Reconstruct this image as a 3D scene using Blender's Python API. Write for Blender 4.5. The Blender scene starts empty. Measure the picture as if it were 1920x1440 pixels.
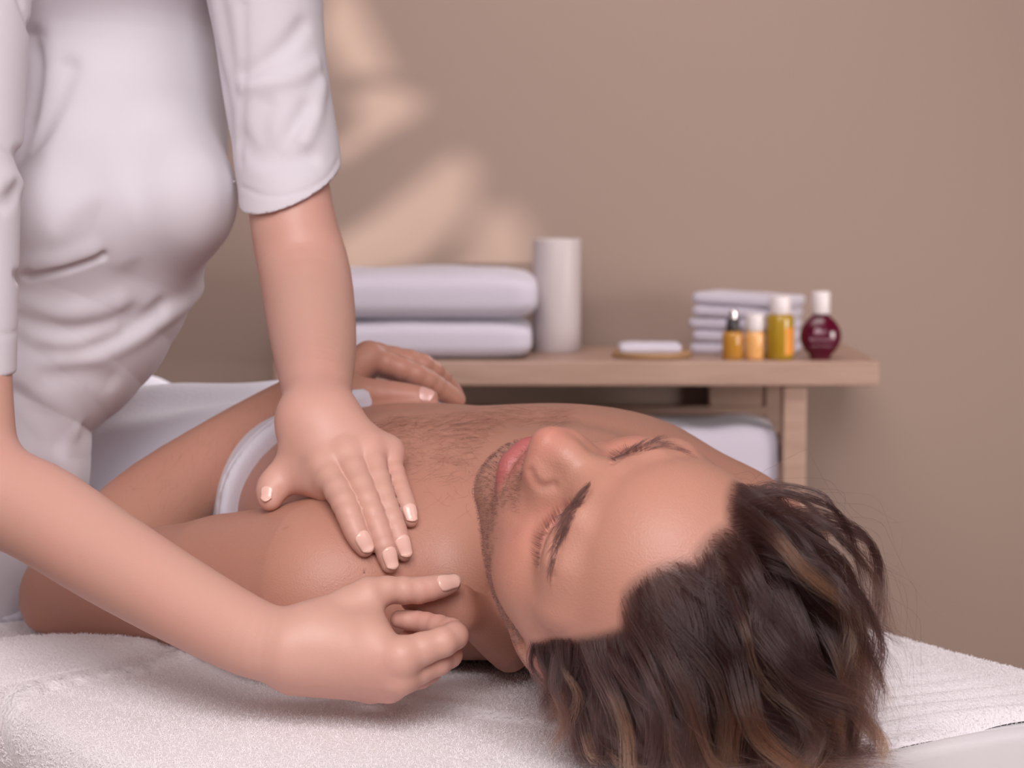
import bpy, bmesh, math, random, os, time
import numpy as np
from mathutils import Vector, Matrix
T0 = time.time()
rng = np.random.default_rng(7)
random.seed(7)
scene = bpy.context.scene
COL = scene.collection

# ------------------------------------------------------------------ camera
FPX = 4500.0                                   # focal length in pixels of a 1920 px wide frame
PITCH = math.atan(420 / FPX)
TABLE_Z = 0.76                                 # top of the towel on the massage table
CAM = np.array([0, 0, TABLE_Z + 0.358])
FW = np.array([0, math.cos(PITCH), -math.sin(PITCH)])
UP = np.array([0, math.sin(PITCH), math.cos(PITCH)])
RT = np.array([1.0, 0, 0])
cd = bpy.data.cameras.new('camera')
cam = bpy.data.objects.new('camera', cd)
COL.objects.link(cam)
cam.location = CAM
cam.rotation_euler = (math.pi / 2 - PITCH, 0, 0)
cd.sensor_width = 36
cd.lens = FPX / 1920 * 36
cd.clip_start = 0.05
cd.dof.use_dof = True
cd.dof.focus_distance = 1.50
cd.dof.aperture_fstop = 13.0
scene.camera = cam


def P(u, v, d):
    """world point seen at photograph pixel (u, v) at depth d"""
    return CAM + d * (FW + (u - 960) / FPX * RT + (720 - v) / FPX * UP)


# ------------------------------------------------------------------ world, light, exposure
scene.view_settings.view_transform = 'Standard'
scene.view_settings.look = 'None'
scene.view_settings.exposure = 0.03
scene.view_settings.gamma = 1.0
scene.view_settings.use_curve_mapping = False
w = bpy.data.worlds.new('world')
scene.world = w
w.use_nodes = True
w.node_tree.nodes['Background'].inputs[0].default_value = (0.80, 0.72, 0.76, 1)
w.node_tree.nodes['Background'].inputs[1].default_value = 0.12


def area(name, loc, target, size, power, color, sy=None, spread=180):
    l = bpy.data.lights.new(name, 'AREA')
    l.energy = power
    l.color = color
    l.size = size
    l.spread = math.radians(spread)
    if sy:
        l.shape = 'RECTANGLE'
        l.size_y = sy
    o = bpy.data.objects.new(name, l)
    COL.objects.link(o)
    o.location = loc
    o.rotation_euler = (Vector(target) - Vector(loc)).to_track_quat('-Z', 'Y').to_euler()
    return o


area('key_softbox', (0.05, -0.30, 2.30), (-0.05, 1.65, 0.9), 1.4, 62, (1.0, 0.945, 0.95))
area('fill_softbox', (1.6, 0.6, 1.9), (0.0, 1.6, 0.9), 1.0, 6, (0.95, 0.92, 1.0))
area('left_fill', (-0.95, -0.5, 1.35), (-0.35, 1.8, 1.0), 1.0, 5, (0.97, 0.95, 1.0))  # added fill from low left, brightens the tunic
area('wall_wash', (0.2, 3.3, 2.6), (0.2, 4.4, 1.5), 1.6, 20, (1.0, 0.92, 0.91), spread=115)
area('blanket_fill', (0.75, 3.1, 1.75), (-0.5, 2.45, 0.88), 0.5, 2.6, (1.0, 0.95, 0.97), spread=42)  # added light without a fixture, brightens the top of the blanket
area('shelf_fill', (2.2, 2.6, 0.9), (0.4, 4.2, 0.6), 0.8, 6, (1.0, 0.92, 0.88), spread=70)  # added fill for the dark space under the console


# ------------------------------------------------------------------ naming helpers
def tag(o, label=None, cat=None, group=None, kind=None):
    if label: o['label'] = label
    if cat: o['category'] = cat
    if group: o['group'] = group
    if kind: o['kind'] = kind
    return o


def link(name, data, parent=None, loc=None):
    o = bpy.data.objects.new(name, data)
    COL.objects.link(o)
    if parent is not None: o.parent = parent
    if loc is not None: o.location = loc
    return o


def empty(name, loc=(0, 0, 0), rz=0):
    o = link(name, None)
    o.location = loc
    o.rotation_euler = (0, 0, rz)
    o.empty_display_size = 0.05
    return o


# ------------------------------------------------------------------ signed distance modelling
def smin(a, b, k):
    if k <= 0: return np.minimum(a, b)
    h = np.maximum(k - np.abs(a - b), 0) / k
    return np.minimum(a, b) - h * h * (k * 0.25)


def smax(a, b, k):
    return -smin(-a, -b, k)


def A3(x): return np.asarray(x, np.float32)


def RC(a, b, ra, rb):
    """round cone between a and b"""
    a = A3(a); b = A3(b); ba = b - a; l2 = max(float(ba @ ba), 1e-12)

    def fn(p):
        pa = p - a
        t = np.clip((pa @ ba) / l2, 0, 1)
        q = pa - t[:, None] * ba
        return np.sqrt(np.einsum('ij,ij->i', q, q)) - (ra + (rb - ra) * t)
    return fn


def SPH(c, r): return RC(c, A3(c) + 1e-5, r, r)


def ELL(c, r, R=None):
    c = A3(c); r = A3(r)
    Rm = None if R is None else A3(R)

    def fn(p):
        q = p - c
        if Rm is not None: q = q @ Rm
        a = q / r
        b = a / r
        k0 = np.sqrt(np.einsum('ij,ij->i', a, a))
        k1 = np.sqrt(np.einsum('ij,ij->i', b, b)) + 1e-9
        return k0 * (k0 - 1) / k1
    return fn


def catmull(pts, n=4):
    p = np.asarray(pts, float)
    q = np.vstack([2 * p[0] - p[1], p, 2 * p[-1] - p[-2]])
    out = []
    for i in range(1, len(q) - 2):
        for t in np.arange(n) / n:
            a, b, c, d = q[i - 1], q[i], q[i + 1], q[i + 2]
            out.append(0.5 * (2 * b + (c - a) * t + (2 * a - 5 * b + 4 * c - d) * t * t + (3 * b - a - 3 * c + d) * t ** 3))
    out.append(p[-1])
    return np.array(out)


def TUBE(pts, rad, n=4, k=0.0):
    """tube of varying radius through pts"""
    q = catmull(np.column_stack([np.asarray(pts, float), rad]), n)
    segs = [RC(q[i, :3], q[i + 1, :3], q[i, 3], q[i + 1, 3]) for i in range(len(q) - 1)]

    def fn(p):
        d = segs[0](p)
        for s in segs[1:]: d = smin(d, s(p), k)
        return d
    return fn


def UNI(fns, k):
    def fn(p):
        d = fns[0](p)
        for s in fns[1:]: d = smin(d, s(p), k)
        return d
    return fn


class Body:
    """chain of operations on a running distance; frames give local (mirrored) coordinates"""
    def __init__(self):
        self.ops = []
        self.frames = [None]

    def frame(self, R, t, mirror):
        self.frames.append((A3(R), A3(t), mirror))
        return len(self.frames) - 1

    def add(self, fn, k=0.0, f=0): self.ops.append(('u', fn, k, f)); return self

    def sub(self, fn, k=0.0, f=0): self.ops.append(('s', fn, k, f)); return self

    def disp(self, fn, reach, f=0):
        """fn(points) -> offset added to the distance; reach(points)->distance to where it acts"""
        self.ops.append(('d', fn, reach, f)); return self

    def loc(self, p, f, cache):
        if f == 0: return p
        if f not in cache:
            R, t, mir = self.frames[f]
            q = (p - t) @ R
            if mir: q = np.column_stack([np.abs(q[:, 0]), q[:, 1:]])
            cache[f] = q
        return cache[f]

    def ev(self, p, idx=None):
        p = A3(p)
        cache = {}
        d = None
        for i in (range(len(self.ops)) if idx is None else idx):
            kind, fn, k, f = self.ops[i]
            x = fn(self.loc(p, f, cache))
            if kind == 'u': d = x if d is None else smin(d, x, k)
            elif kind == 's': d = smax(d, -x, k)
            else: d = d + x
        return d if d is not None else np.full(len(p), 1.0, np.float32)

    def cull(self, cen, R):
        """for every block centre the list of operations that matter there"""
        cen = A3(cen)
        cache = {}
        n = len(self.ops)
        D = np.zeros((n, len(cen)), np.float32)
        for i, (kind, fn, k, f) in enumerate(self.ops):
            D[i] = (k if kind == 'd' else fn)(self.loc(cen, f, cache))
        um = np.array([o[0] == 'u' for o in self.ops])
        ks = np.array([0.0 if o[0] == 'd' else o[2] for o in self.ops])
        m = D[um].min(0)
        keep = np.where(um[:, None], D <= m + 2.6 * R + 1.5 * ks[:, None] + 0.004, D <= 2.2 * R + ks[:, None] + 0.004)
        return [np.nonzero(keep[:, b])[0] for b in range(len(cen))]


def mesh_sdf(B, lo, hi, h, refine=(), newton=2, clip=None):
    """surface nets over sparse blocks, then projection on the exact surface; refine = list of predicates on points"""
    N = 12
    lo = np.asarray(lo, float); hi = np.asarray(hi, float)
    nb = np.ceil((hi - lo) / (N * h)).astype(int)
    g = np.stack(np.meshgrid(*[np.arange(n) for n in nb], indexing='ij'), -1).reshape(-1, 3)
    cen = lo + (g + 0.5) * N * h
    R = N * h * math.sqrt(3) / 2
    dc = np.concatenate([B.ev(c) for c in np.array_split(cen, max(1, len(cen) // 20000))])
    sel = np.abs(dc) < R * 1.35 + 0.004
    g = g[sel]; cen = cen[sel]
    ops = B.cull(cen, R)
    ar = np.arange(N + 1)
    off = np.stack(np.meshgrid(ar, ar, ar, indexing='ij'), -1).reshape(-1, 3)
    tot = nb * N + 2
    def cid(ijk): return (ijk[..., 0].astype(np.int64) * tot[1] + ijk[..., 1]) * tot[2] + ijk[..., 2]
    allid, allpos, quads = [], [], []
    corner = np.array([(i, j, k) for i in (0, 1) for j in (0, 1) for k in (0, 1)])
    edges = [(a, b) for a in range(8) for b in range(a + 1, 8) if np.abs(corner[a] - corner[b]).sum() == 1]
    for b in range(len(g)):
        base = g[b] * N
        v = B.ev(lo + (base + off) * h, ops[b]).reshape(N + 1, N + 1, N + 1)
        if v.min() > 0 or v.max() < 0: continue
        s = v < 0
        c8 = np.stack([s[c[0]:c[0] + N, c[1]:c[1] + N, c[2]:c[2] + N] for c in corner], -1)
        act = c8.any(-1) & ~c8.all(-1)
        ia = np.argwhere(act)
        vv = np.stack([v[ia[:, 0] + c[0], ia[:, 1] + c[1], ia[:, 2] + c[2]] for c in corner], -1)
        acc = np.zeros((len(ia), 3)); cnt = np.zeros(len(ia))
        for (a, c) in edges:
            x = (vv[:, a] < 0) != (vv[:, c] < 0)
            t = np.where(x, vv[:, a] / np.where(x, vv[:, a] - vv[:, c], 1), 0)
            acc += np.where(x[:, None], corner[a] + t[:, None] * (corner[c] - corner[a]), 0)
            cnt += x
        allid.append(cid(ia + base))
        allpos.append(lo + (ia + base + acc / cnt[:, None]) * h)
        for ax in range(3):
            sl = [slice(0, N)] * 3
            s0 = s[0:N, 0:N, 0:N]
            sl[ax] = slice(1, N + 1)
            s1 = s[tuple(sl)]
            e = np.argwhere(s0 != s1)
            if len(e) == 0: continue
            flip = s0[e[:, 0], e[:, 1], e[:, 2]]
            e = e + base
            u_, w_ = (ax + 1) % 3, (ax + 2) % 3
            du = np.zeros(3, int); du[u_] = 1
            dw = np.zeros(3, int); dw[w_] = 1
            q = np.stack([cid(e - du - dw), cid(e - dw), cid(e), cid(e - du)], -1)
            q[~flip] = q[~flip][:, ::-1]
            quads.append(q)
    ids = np.concatenate(allid); V = np.concatenate(allpos); Q = np.concatenate(quads)
    o = np.argsort(ids); ids = ids[o]; V = V[o]
    j = np.clip(np.searchsorted(ids, Q), 0, len(ids) - 1)
    Q = j[(ids[j] == Q).all(1)]

    def blocks_of(V):
        key = np.floor((V - lo) / (N * h)).astype(int)
        key = (key[:, 0] * 4096 + key[:, 1]) * 4096 + key[:, 2]
        o = np.argsort(key, kind='stable')
        cuts = np.nonzero(np.diff(key[o]))[0] + 1
        return np.split(o, cuts)

    def project(V, it, step=0.0006, nrm=False):
        gs = blocks_of(V)
        cen = np.array([lo + (np.floor((V[x[0]] - lo) / (N * h)) + 0.5) * N * h for x in gs])
        ops = B.cull(cen, R)
        tet = np.array([(1, 1, 1), (1, -1, -1), (-1, 1, -1), (-1, -1, 1)], float)
        Nn = np.zeros_like(V)
        for x, op in zip(gs, ops):
            p = V[x]
            for _ in range(it + 1):
                q = (p[None] + step * tet[:, None]).reshape(-1, 3)
                f4 = B.ev(q, op).reshape(4, -1).astype(float)
                gr = (tet[:, None] * f4[..., None]).sum(0) / (4 * step)
                l2 = np.maximum((gr * gr).sum(1), 0.05)
                if _ < it:
                    dd = f4.mean(0)
                    mv = -(dd / l2)[:, None] * gr
                    ln = np.linalg.norm(mv, axis=1)
                    mv *= np.minimum(1, h * 0.8 / np.maximum(ln, 1e-9))[:, None]
                    p = p + mv
            V[x] = p
            Nn[x] = gr / np.sqrt(l2)[:, None]
        return V, Nn
    V, Nn = project(V, newton)
    polys = [Q]
    faces4 = Q
    faces_n = []
    for pred in refine:
        cenf = V[faces4].mean(1)
        m = pred(cenf)
        S = faces4[m]; K = faces4[~m]
        E = np.stack([S, np.roll(S, -1, 1)], -1)
        Es = np.sort(E, -1)
        ek = Es[..., 0].astype(np.int64) * (1 << 32) + Es[..., 1]
        uk, inv = np.unique(ek, return_inverse=True)
        inv = inv.reshape(ek.shape)
        mid = 0.5 * (V[uk >> 32] + V[uk & 0xffffffff])
        n0 = len(V)
        V = np.vstack([V, mid, V[S].mean(1)])
        em = n0 + inv
        cm = n0 + len(uk) + np.arange(len(S))
        new = [np.stack([S[:, i], em[:, i], cm, em[:, (i + 3) % 4]], -1) for i in range(4)]
        # neighbours of the refined zone take the midpoints as extra corners
        Ek = np.sort(np.stack([K, np.roll(K, -1, 1)], -1), -1)
        kk = Ek[..., 0].astype(np.int64) * (1 << 32) + Ek[..., 1]
        pos = np.clip(np.searchsorted(uk, kk), 0, max(len(uk) - 1, 0))
        hit = uk[pos] == kk
        border = hit.any(1)
        onb = np.zeros(len(V), bool)
        for fi in np.nonzero(border)[0]:
            f = []
            for i in range(4):
                f.append(int(K[fi, i]))
                if hit[fi, i]:
                    f.append(int(n0 + pos[fi, i])); onb[n0 + pos[fi, i]] = True
            faces_n.append(f)
        K = K[~border]
        faces4 = np.concatenate([K] + new)
        nv = np.arange(n0, len(V))
        V2, _ = project(V[nv].copy(), newton)
        keepb = onb[nv]
        V2[keepb] = V[nv][keepb]
        V[nv] = V2
    if refine:
        V, Nn = project(V, 0)
    return V, Nn, faces4, faces_n


def mesh_from(name, V, Nn, F4, Fn, mats, col=None):
    me = bpy.data.meshes.new(name)
    nq = len(F4)
    ln = np.concatenate([np.full(nq, 4), np.array([len(f) for f in Fn], int)]).astype(np.int32)
    vi = np.concatenate([F4.ravel(), np.array([i for f in Fn for i in f], int)]).astype(np.int32)
    me.vertices.add(len(V)); me.vertices.foreach_set('co', V.astype(np.float32).ravel())
    me.loops.add(len(vi)); me.loops.foreach_set('vertex_index', vi)
    me.polygons.add(len(ln))
    me.polygons.foreach_set('loop_start', np.concatenate([[0], np.cumsum(ln)[:-1]]).astype(np.int32))
    me.update(calc_edges=True)
    me.polygons.foreach_set('use_smooth', np.ones(len(ln), bool))
    if Nn is not None: me.normals_split_custom_set_from_vertices(Nn.astype(np.float32))
    if col:
        for k, c in col.items():
            a = me.attributes.new(k, 'FLOAT', 'POINT')
            a.data.foreach_set('value', c.astype(np.float32))
    for m in (mats if isinstance(mats, (list, tuple)) else [mats]): me.materials.append(m)
    return me


def march(B, u, v, off=0.0, d0=1.2, d1=2.4):
    """point on the ray of pixel (u, v) where the distance to body B equals off"""
    o = P(u, v, d0); e = P(u, v, d1)
    t = np.linspace(0, 1, 700)
    pts = o + t[:, None] * (e - o)
    d = B.ev(pts) - off
    s = np.nonzero((d[:-1] > 0) & (d[1:] <= 0))[0]
    i = s[0] if len(s) else int(np.argmin(d))
    if len(s):
        f = d[i] / (d[i] - d[i + 1])
        return pts[i] + f * (pts[i + 1] - pts[i])
    return pts[i]


def grad(B, p, e=0.001):
    p = np.atleast_2d(np.asarray(p, float))
    g = np.stack([B.ev(p + e * x) - B.ev(p - e * x) for x in np.eye(3)], -1)
    return g / np.maximum(np.linalg.norm(g, axis=1, keepdims=True), 1e-9)


# ------------------------------------------------------------------ material helper
def mat(name, color=(.8, .8, .8), rough=.5, **kw):
    m = bpy.data.materials.new(name)
    m.use_nodes = True
    b = m.node_tree.nodes['Principled BSDF']
    b.inputs['Base Color'].default_value = (*color, 1)
    b.inputs['Roughness'].default_value = rough
    for k, v in kw.items():
        b.inputs[k.replace('_', ' ')].default_value = v
    return m


class NT:
    """tiny node-tree writer"""
    def __init__(self, m):
        self.nt = m.node_tree; self.b = self.nt.nodes['Principled BSDF']

    def n(self, typ, **kw):
        nd = self.nt.nodes.new(typ)
        for k, v in kw.items():
            if k in nd.inputs.keys() or isinstance(k, int): nd.inputs[k].default_value = v
            else: setattr(nd, k, v)
        return nd

    def l(self, a, b): self.nt.links.new(a, b)
# ------------------------------------------------------------------ the man lying on the table (shape)
AX = np.array([-.5, .8660254, 0]); NR = np.array([-.8660254, -.5, 0])


def Bd(a, n, z):
    """point in the man's own directions: a towards the feet, n towards his left (near) side, z above the towel"""
    return np.array([.04, 1.71, TABLE_Z + z]) + a * AX + n * NR


RBD = np.stack([AX, NR, [0, 0, 1]], 1)
HR = np.array([[0.66592651, -0.41165753, 0.6221575], [0.49867697, -0.37463945, -0.7816435], [0.55485418, 0.83077275, -0.04419821]])
HT = np.array([0.0715, 1.425, 0.856])
man = Body()
HF = man.frame(HR, HT, True)      # mirrored head frame
H1 = man.frame(HR, HT, False)


def hd(x, y, z): return np.array([x, y, z]) / 1000.0
def hw(x, y, z): return HR @ (np.array([x, y, z]) / 1000.0) + HT


def mm(*a): return [v / 1000 for v in a]


# torso
RIBS = ELL(Bd(.15, 0, .084), (.20, .165, .080), RBD)
BELLY = ELL(Bd(.36, 0, .070), (.20, .128, .066), RBD)
PELVIS = ELL(Bd(.56, 0, .066), (.15, .150, .064), RBD)


def TORSO(p): return smin(smin(RIBS(p), BELLY(p), .08), PELVIS(p), .06)


man.add(TORSO)
for s in (1, -1):
    man.add(ELL(Bd(.085, s * .080, .124 if s > 0 else .121), (.085, .088, .042), RBD), .05)
    man.add(RC(Bd(-.015, s * .03, .070), Bd(0, s * .15, .070), .056, .052), .05)
# near shoulder, upper arm, forearm
SH = P(614, 1104, 1.645)
EL = P(140, 1118, 1.815)
WR = P(600, 742, 2.0)
man.add(RC(SH, SH + .35 * (EL - SH), .0615, .050), .03)
man.add(TUBE([SH, SH + .5 * (EL - SH) + [0, 0, .004], EL], [.050, .047, .040]), .02)
FA = np.array([-.012, .022, .006])
man.add(TUBE([EL, EL + .3 * (WR - EL) + FA, EL + .65 * (WR - EL) + FA * .9, WR], [.039, .0395, .0315, .026]), .008)
# far shoulder and arm
man.add(RC(Bd(.0, -.150, .046), Bd(.08, -.185, .044), .052, .045), .04)
man.add(RC(Bd(.05, -.18, .044), Bd(.30, -.205, .042), .045, .038), .02)
man.add(RC(Bd(.30, -.205, .042), Bd(.55, -.20, .040), .038, .027), .012)
# his left hand resting on the belly
def finger(joints, radii, k=.002):
    return TUBE(joints, radii, 3, k)


MC = [P(692, 669, 2.015), P(706, 668, 2.045), P(700, 672, 2.07), P(690, 682, 2.09)]
man.add(UNI([RC(WR + o, m, .021, .0115) for m, o in zip(MC, ([0, -.01, .0], [0, 0, .003], [0, .006, 0], [0, .012, -.004]))], .012), .012)
man.add(RC(MC[0], MC[3], .011, .010), .01)
man.add(UNI([finger([MC[0], P(780, 701, 2.022), P(833, 733, 2.035), P(860, 751, 2.04)], mm(11, 9.4, 8.2, 6.2)),
             finger([MC[1], P(792, 684, 2.05), P(838, 722, 2.07), P(860, 748, 2.075)], mm(11, 9.4, 8.2, 6.2)),
             finger([MC[2], P(785, 690, 2.08), P(828, 728, 2.10), P(850, 752, 2.105)], mm(10.5, 9, 8, 6)),
             finger([MC[3], P(760, 705, 2.11), P(800, 735, 2.12), P(815, 750, 2.12)], mm(9.5, 8, 7, 5.5))], .001), .003)
MTH = [P(628, 728, 1.99), P(690, 737, 1.982), P(758, 742, 1.978), P(806, 747, 1.976)]
man.add(finger(MTH, mm(14, 11.5, 9.8, 7.2), .004), .006)
# neck and trapezius
NB = Bd(-.01, 0, .095)
NT_ = hw(0, -22, -45)
man.add(RC(NB, NT_, .068, .056), .035)
for s in (1, -1):
    man.add(RC(Bd(.0, s * .12, .075), Bd(-.06, s * .045, .07), .042, .05), .04)
# legs under the blanket
for s in (1, -1):
    man.add(RC(Bd(.62, s * .085, .064), Bd(1.05, s * .09, .050), .060, .042), .03)
    man.add(RC(Bd(1.05, s * .09, .050), Bd(1.43, s * .09, .036), .042, .028), .02)
    man.add(RC(Bd(1.43, s * .09, .034), Bd(1.52, s * .15, .036), .028, .020), .02)

# head
HEAD = []
def HA(fn, k): man.add(fn, k, HF); HEAD.append(('u', fn, k))
def HS(fn, k): man.sub(fn, k, HF); HEAD.append(('s', fn, k))


SKULL = ELL(hd(0, -5, 48), mm(74, 93, 80))
HA(SKULL, .02)
HA(ELL(hd(0, 32, 54), mm(60, 65, 52)), .03)
HA(ELL(hd(0, 40, -12), mm(54, 51, 56)), .025)
HA(ELL(hd(0, 28, -34), mm(48, 50, 36)), .02)
HA(RC(hd(50, 12, -32), hd(15, 80, -60), .013, .013), .02)
HA(ELL(hd(0, 84, -61), mm(17, 15, 14)), .016)
HA(ELL(hd(40, 53, -6), mm(26, 25, 25)), .03)
HA(RC(hd(50, 54, 0), hd(66, 8, 6), .009, .008), .03)
HS(ELL(hd(32, 99, 15), mm(17, 16, 10)), .016)
HA(RC(hd(8, 92, 35), hd(30, 86, 38), .0085, .008), .014)
HA(RC(hd(30, 86, 38), hd(49, 72.5, 34), .008, .008), .014)
HA(RC(hd(49, 72.5, 34), hd(60, 52, 30), .008, .010), .02)
HA(SPH(hd(31.5, 71.5, 13), .0160), .005)
# nose
HA(RC(hd(0, 92, 28), hd(0, 109, 8), .0080, .0098), .016)
HA(RC(hd(0, 109, 8), hd(0, 115, -3), .0098, .0125), .008)
HA(RC(hd(7, 88, 20), hd(13, 90, -3), .009, .012), .014)
HA(ELL(hd(13.2, 103, -5), mm(9.2, 13, 10.5)), .011)
HA(RC(hd(0, 113, -11), hd(0, 98, -17), .0052, .0058), .006)
HS(RC(hd(8, 110, -19), hd(9, 102, -5), .0045, .0038), .003)
# mouth
HA(ELL(hd(0, 74, -28), mm(34, 30, 24)), .016)
HS(RC(hd(0, 110, -18), hd(0, 110, -25), .0035, .0035), .006)
UPL = TUBE([hd(0, 102, -29), hd(6, 102, -27.5), hd(15, 97.5, -29.5), hd(28, 85.5, -34)], mm(4.6, 5.2, 4.6, 1.8))
LOL = TUBE([hd(0, 101, -40.5), hd(8, 100.5, -40.5), hd(16, 95.5, -39), hd(28, 85.5, -35)], mm(8.0, 7.8, 6.6, 2.2))


def LIPS(p): return smin(UPL(p), LOL(p), .0008)


HA(LIPS, .004)
# ear
HA(ELL(hd(70, 6, 8), mm(7, 16, 27)), .008)
HA(TUBE([hd(69, 20, 14), hd(75, 12, 33), hd(79, -4, 32), hd(78, -8, 12), hd(73, 2, -8), hd(68, 14, -19)], mm(3.5, 4, 4.2, 4, 4, 6)), .003)
HS(ELL(hd(80, 11, 8), mm(9, 8, 12)), .005)
# the fold of skin pinched up between the neck and the shoulder
for pa, pb, ra, rb in (((768, 1126, 1.537), (862, 1118, 1.550), .0040, .0060), ((772, 1130, 1.538), (866, 1158, 1.552), .0040, .0070),
                       ((862, 1118, 1.550), (945, 1165, 1.602), .0060, .014), ((866, 1158, 1.552), (955, 1222, 1.618), .0070, .014),
                       ((866, 1140, 1.552), (950, 1195, 1.605), .0060, .014)):
    man.add(RC(P(*pa), P(*pb), ra, rb), .010)
FOLD = [(P(872, 1112, 1.575), P(962, 1222, 1.61)), (P(862, 1128, 1.57), P(950, 1222, 1.61)), (P(885, 1110, 1.585), P(945, 1180, 1.61)), (P(850, 1140, 1.565), P(935, 1222, 1.61))]
FOLDF = UNI([RC(a, b, 0, 0) for a, b in FOLD], 0)
man.disp(lambda p: .0012 * np.exp(-(FOLDF(p) / .0022) ** 2), lambda p: FOLDF(p) - .006)


def strip(body, px, w, h, d0=1.2):
    """a crease (h > 0) or a ridge (h < 0), mm, along a pixel polyline laid on the body"""
    pts = np.array([march(body, u, v, 0, d0) for u, v in catmull(np.array(px, float), 2)])
    sg = UNI([RC(a, b, 0, 0) for a, b in zip(pts[:-1], pts[1:])], 0)
    return lambda p: h / 1000 * np.exp(-(sg(p) / (w / 1000)) ** 2), lambda p: sg(p) - 2.5 * w / 1000


LASH_N = [(1088, 944), (1063, 961), (1038, 983), (1021, 1008), (1013, 1036), (1011, 1062)]
LASH_F = [(1150, 868), (1165, 858), (1182, 851), (1205, 846)]
ST = [strip(man, LASH_N, 1.5, 1.5), strip(man, [(1082, 958), (1060, 976), (1043, 996), (1031, 1020), (1026, 1046)], 5.5, -2.0),
      strip(man, [(1100, 925), (1086, 950), (1064, 985), (1050, 1018), (1042, 1050), (1036, 1080)], 2.5, .9),
      strip(man, [(993, 885), (1001, 903), (1017, 914), (1036, 911)], 3.0, 1.6),
      strip(man, LASH_F, 1.5, 1.2)]
for fn_, rc_ in ST: man.disp(fn_, rc_)
# everything rests on the towel
FLOORP = A3([0, 0, TABLE_Z + .002])
man.sub(lambda p: p[:, 2] - (TABLE_Z + .002), .012)
# ------------------------------------------------------------------ the therapist (shape)
her = Body()


def unit(v): return np.asarray(v, float) / np.linalg.norm(v)


def on(u, v, rpx, lift=0.0, d0=1.2):
    """centre of a finger joint lying on the man's skin at pixel (u, v); radius given in pixels"""
    r = rpx / FPX * 1.57
    return march(man, u, v, r * .9 + lift, d0), r


# her left arm (straight, leaning on the shoulder)
S1 = P(480, -150, 1.86); E1 = P(573, 520, 1.84); W1 = P(597, 795, 1.66)
armA = [S1, P(520, 150, 1.86), P(545, 390, 1.85), E1, P(588, 640, 1.77), P(594, 730, 1.70), W1]
her.add(TUBE(armA, [.030, .029, .0325, .0350, .0315, .0250, .0232]))
her.add(RC(P(576, 785, 1.665), P(622, 785, 1.665), .0170, .0165), .02)
# her left hand
JA = {}
for nm, pts in dict(index=[(605, 872, 25, 0, 1.632), (645, 943, 23, .005), (667, 997, 20, .002), (684, 1028, 16, 0)],
                    middle=[(650, 852, 26, 0, 1.635), (688, 938, 22, .006), (714, 1005, 20, .002), (731, 1058, 16, 0)],
                    ring=[(690, 842, 25, 0, 1.642), (717, 925, 21, .005), (742, 993, 19, .002), (757, 1036, 16, 0)],
                    pinky=[(726, 849, 21, 0, 1.652), (745, 905, 19, .003), (761, 948, 17.5, .001), (769, 975, 14, 0)]).items():
    JA[nm] = [(P(*q[:2], q[4]), q[2] / FPX * q[4]) if len(q) > 4 else on(*q) for q in pts]
fin = [finger([j[0] for j in JA[n]], [j[1] * 1.07 for j in JA[n]]) for n in ('index', 'middle', 'ring', 'pinky')]
for n, o in (('index', (577, 800)), ('middle', (590, 798)), ('ring', (608, 798)), ('pinky', (622, 800))):
    her.add(RC(P(o[0], o[1], 1.66), JA[n][0][0], .0168, JA[n][0][1] * 1.06), .014)
for a, b in (('index', 'middle'), ('middle', 'ring'), ('ring', 'pinky')):
    her.add(RC(JA[a][0][0], JA[b][0][0], .0082, .0078), .008)
her.add(RC(P(648, 836, 1.655), JA['pinky'][0][0], .0125, .0092), .012)
her.add(UNI(fin, .0012), .005)
JA['thumb'] = [(P(563, 850, 1.655), .0108), (P(532, 888, 1.655), .0103), (P(511, 915, 1.650), .0104), (P(506, 938, 1.645), .0072)]
her.add(finger([j[0] for j in JA['thumb']], [j[1] for j in JA['thumb']], .003), .007)
her.add(RC(P(568, 838, 1.655), P(585, 882, 1.645), .0125, .0105), .012)
her.add(RC(P(556, 896, 1.652), P(612, 914, 1.632), .0085, .0100), .012)

# her right arm (reaching across from the left)
S2 = P(-70, -60, 1.80); E2 = P(-48, 918, 1.63); W2 = P(545, 1214, 1.50)
her.add(TUBE([S2, P(-62, 420, 1.72), P(-58, 740, 1.66), E2], [.030, .029, .030, .032]))
her.add(TUBE([E2, P(60, 955, 1.615), P(200, 1043, 1.58), P(350, 1132, 1.54), P(470, 1195, 1.512), W2],
             [.032, .034, .0315, .0278, .0250, .0228]), .02)
JB = dict(thumb=[(P(568, 1182, 1.505), .0105), (P(690, 1113, 1.512), .0088), (P(785, 1107, 1.522), .0080), (P(846, 1094, 1.530), .0062)],
          index=[(P(752, 1230, 1.478), .0112), (P(853, 1192, 1.492), .0084), (P(800, 1168, 1.522), .0066), (P(748, 1161, 1.53), .0058)],
          middle=[(P(748, 1268, 1.487), .0105), (P(842, 1228, 1.505), .0082), (P(800, 1205, 1.535), .0068), (P(765, 1195, 1.54), .006)],
          ring=[(P(728, 1284, 1.50), .0092), (P(805, 1258, 1.522), .0078), (P(775, 1235, 1.545), .0065), (P(745, 1225, 1.548), .006)],
          pinky=[(P(695, 1288, 1.515), .0085), (P(760, 1275, 1.54), .007), (P(735, 1255, 1.555), .006), (P(712, 1248, 1.556), .0055)])
for n, o in (('index', (560, 1205, 1.50)), ('middle', (560, 1225, 1.502)), ('ring', (560, 1240, 1.51)), ('pinky', (560, 1245, 1.518))):
    her.add(RC(P(*o), JB[n][0][0], .017, JB[n][0][1] * 1.02), .014)
for a, b in (('index', 'middle'), ('middle', 'ring'), ('ring', 'pinky')):
    her.add(RC(JB[a][0][0], JB[b][0][0], .0085, .008), .007)
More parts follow.
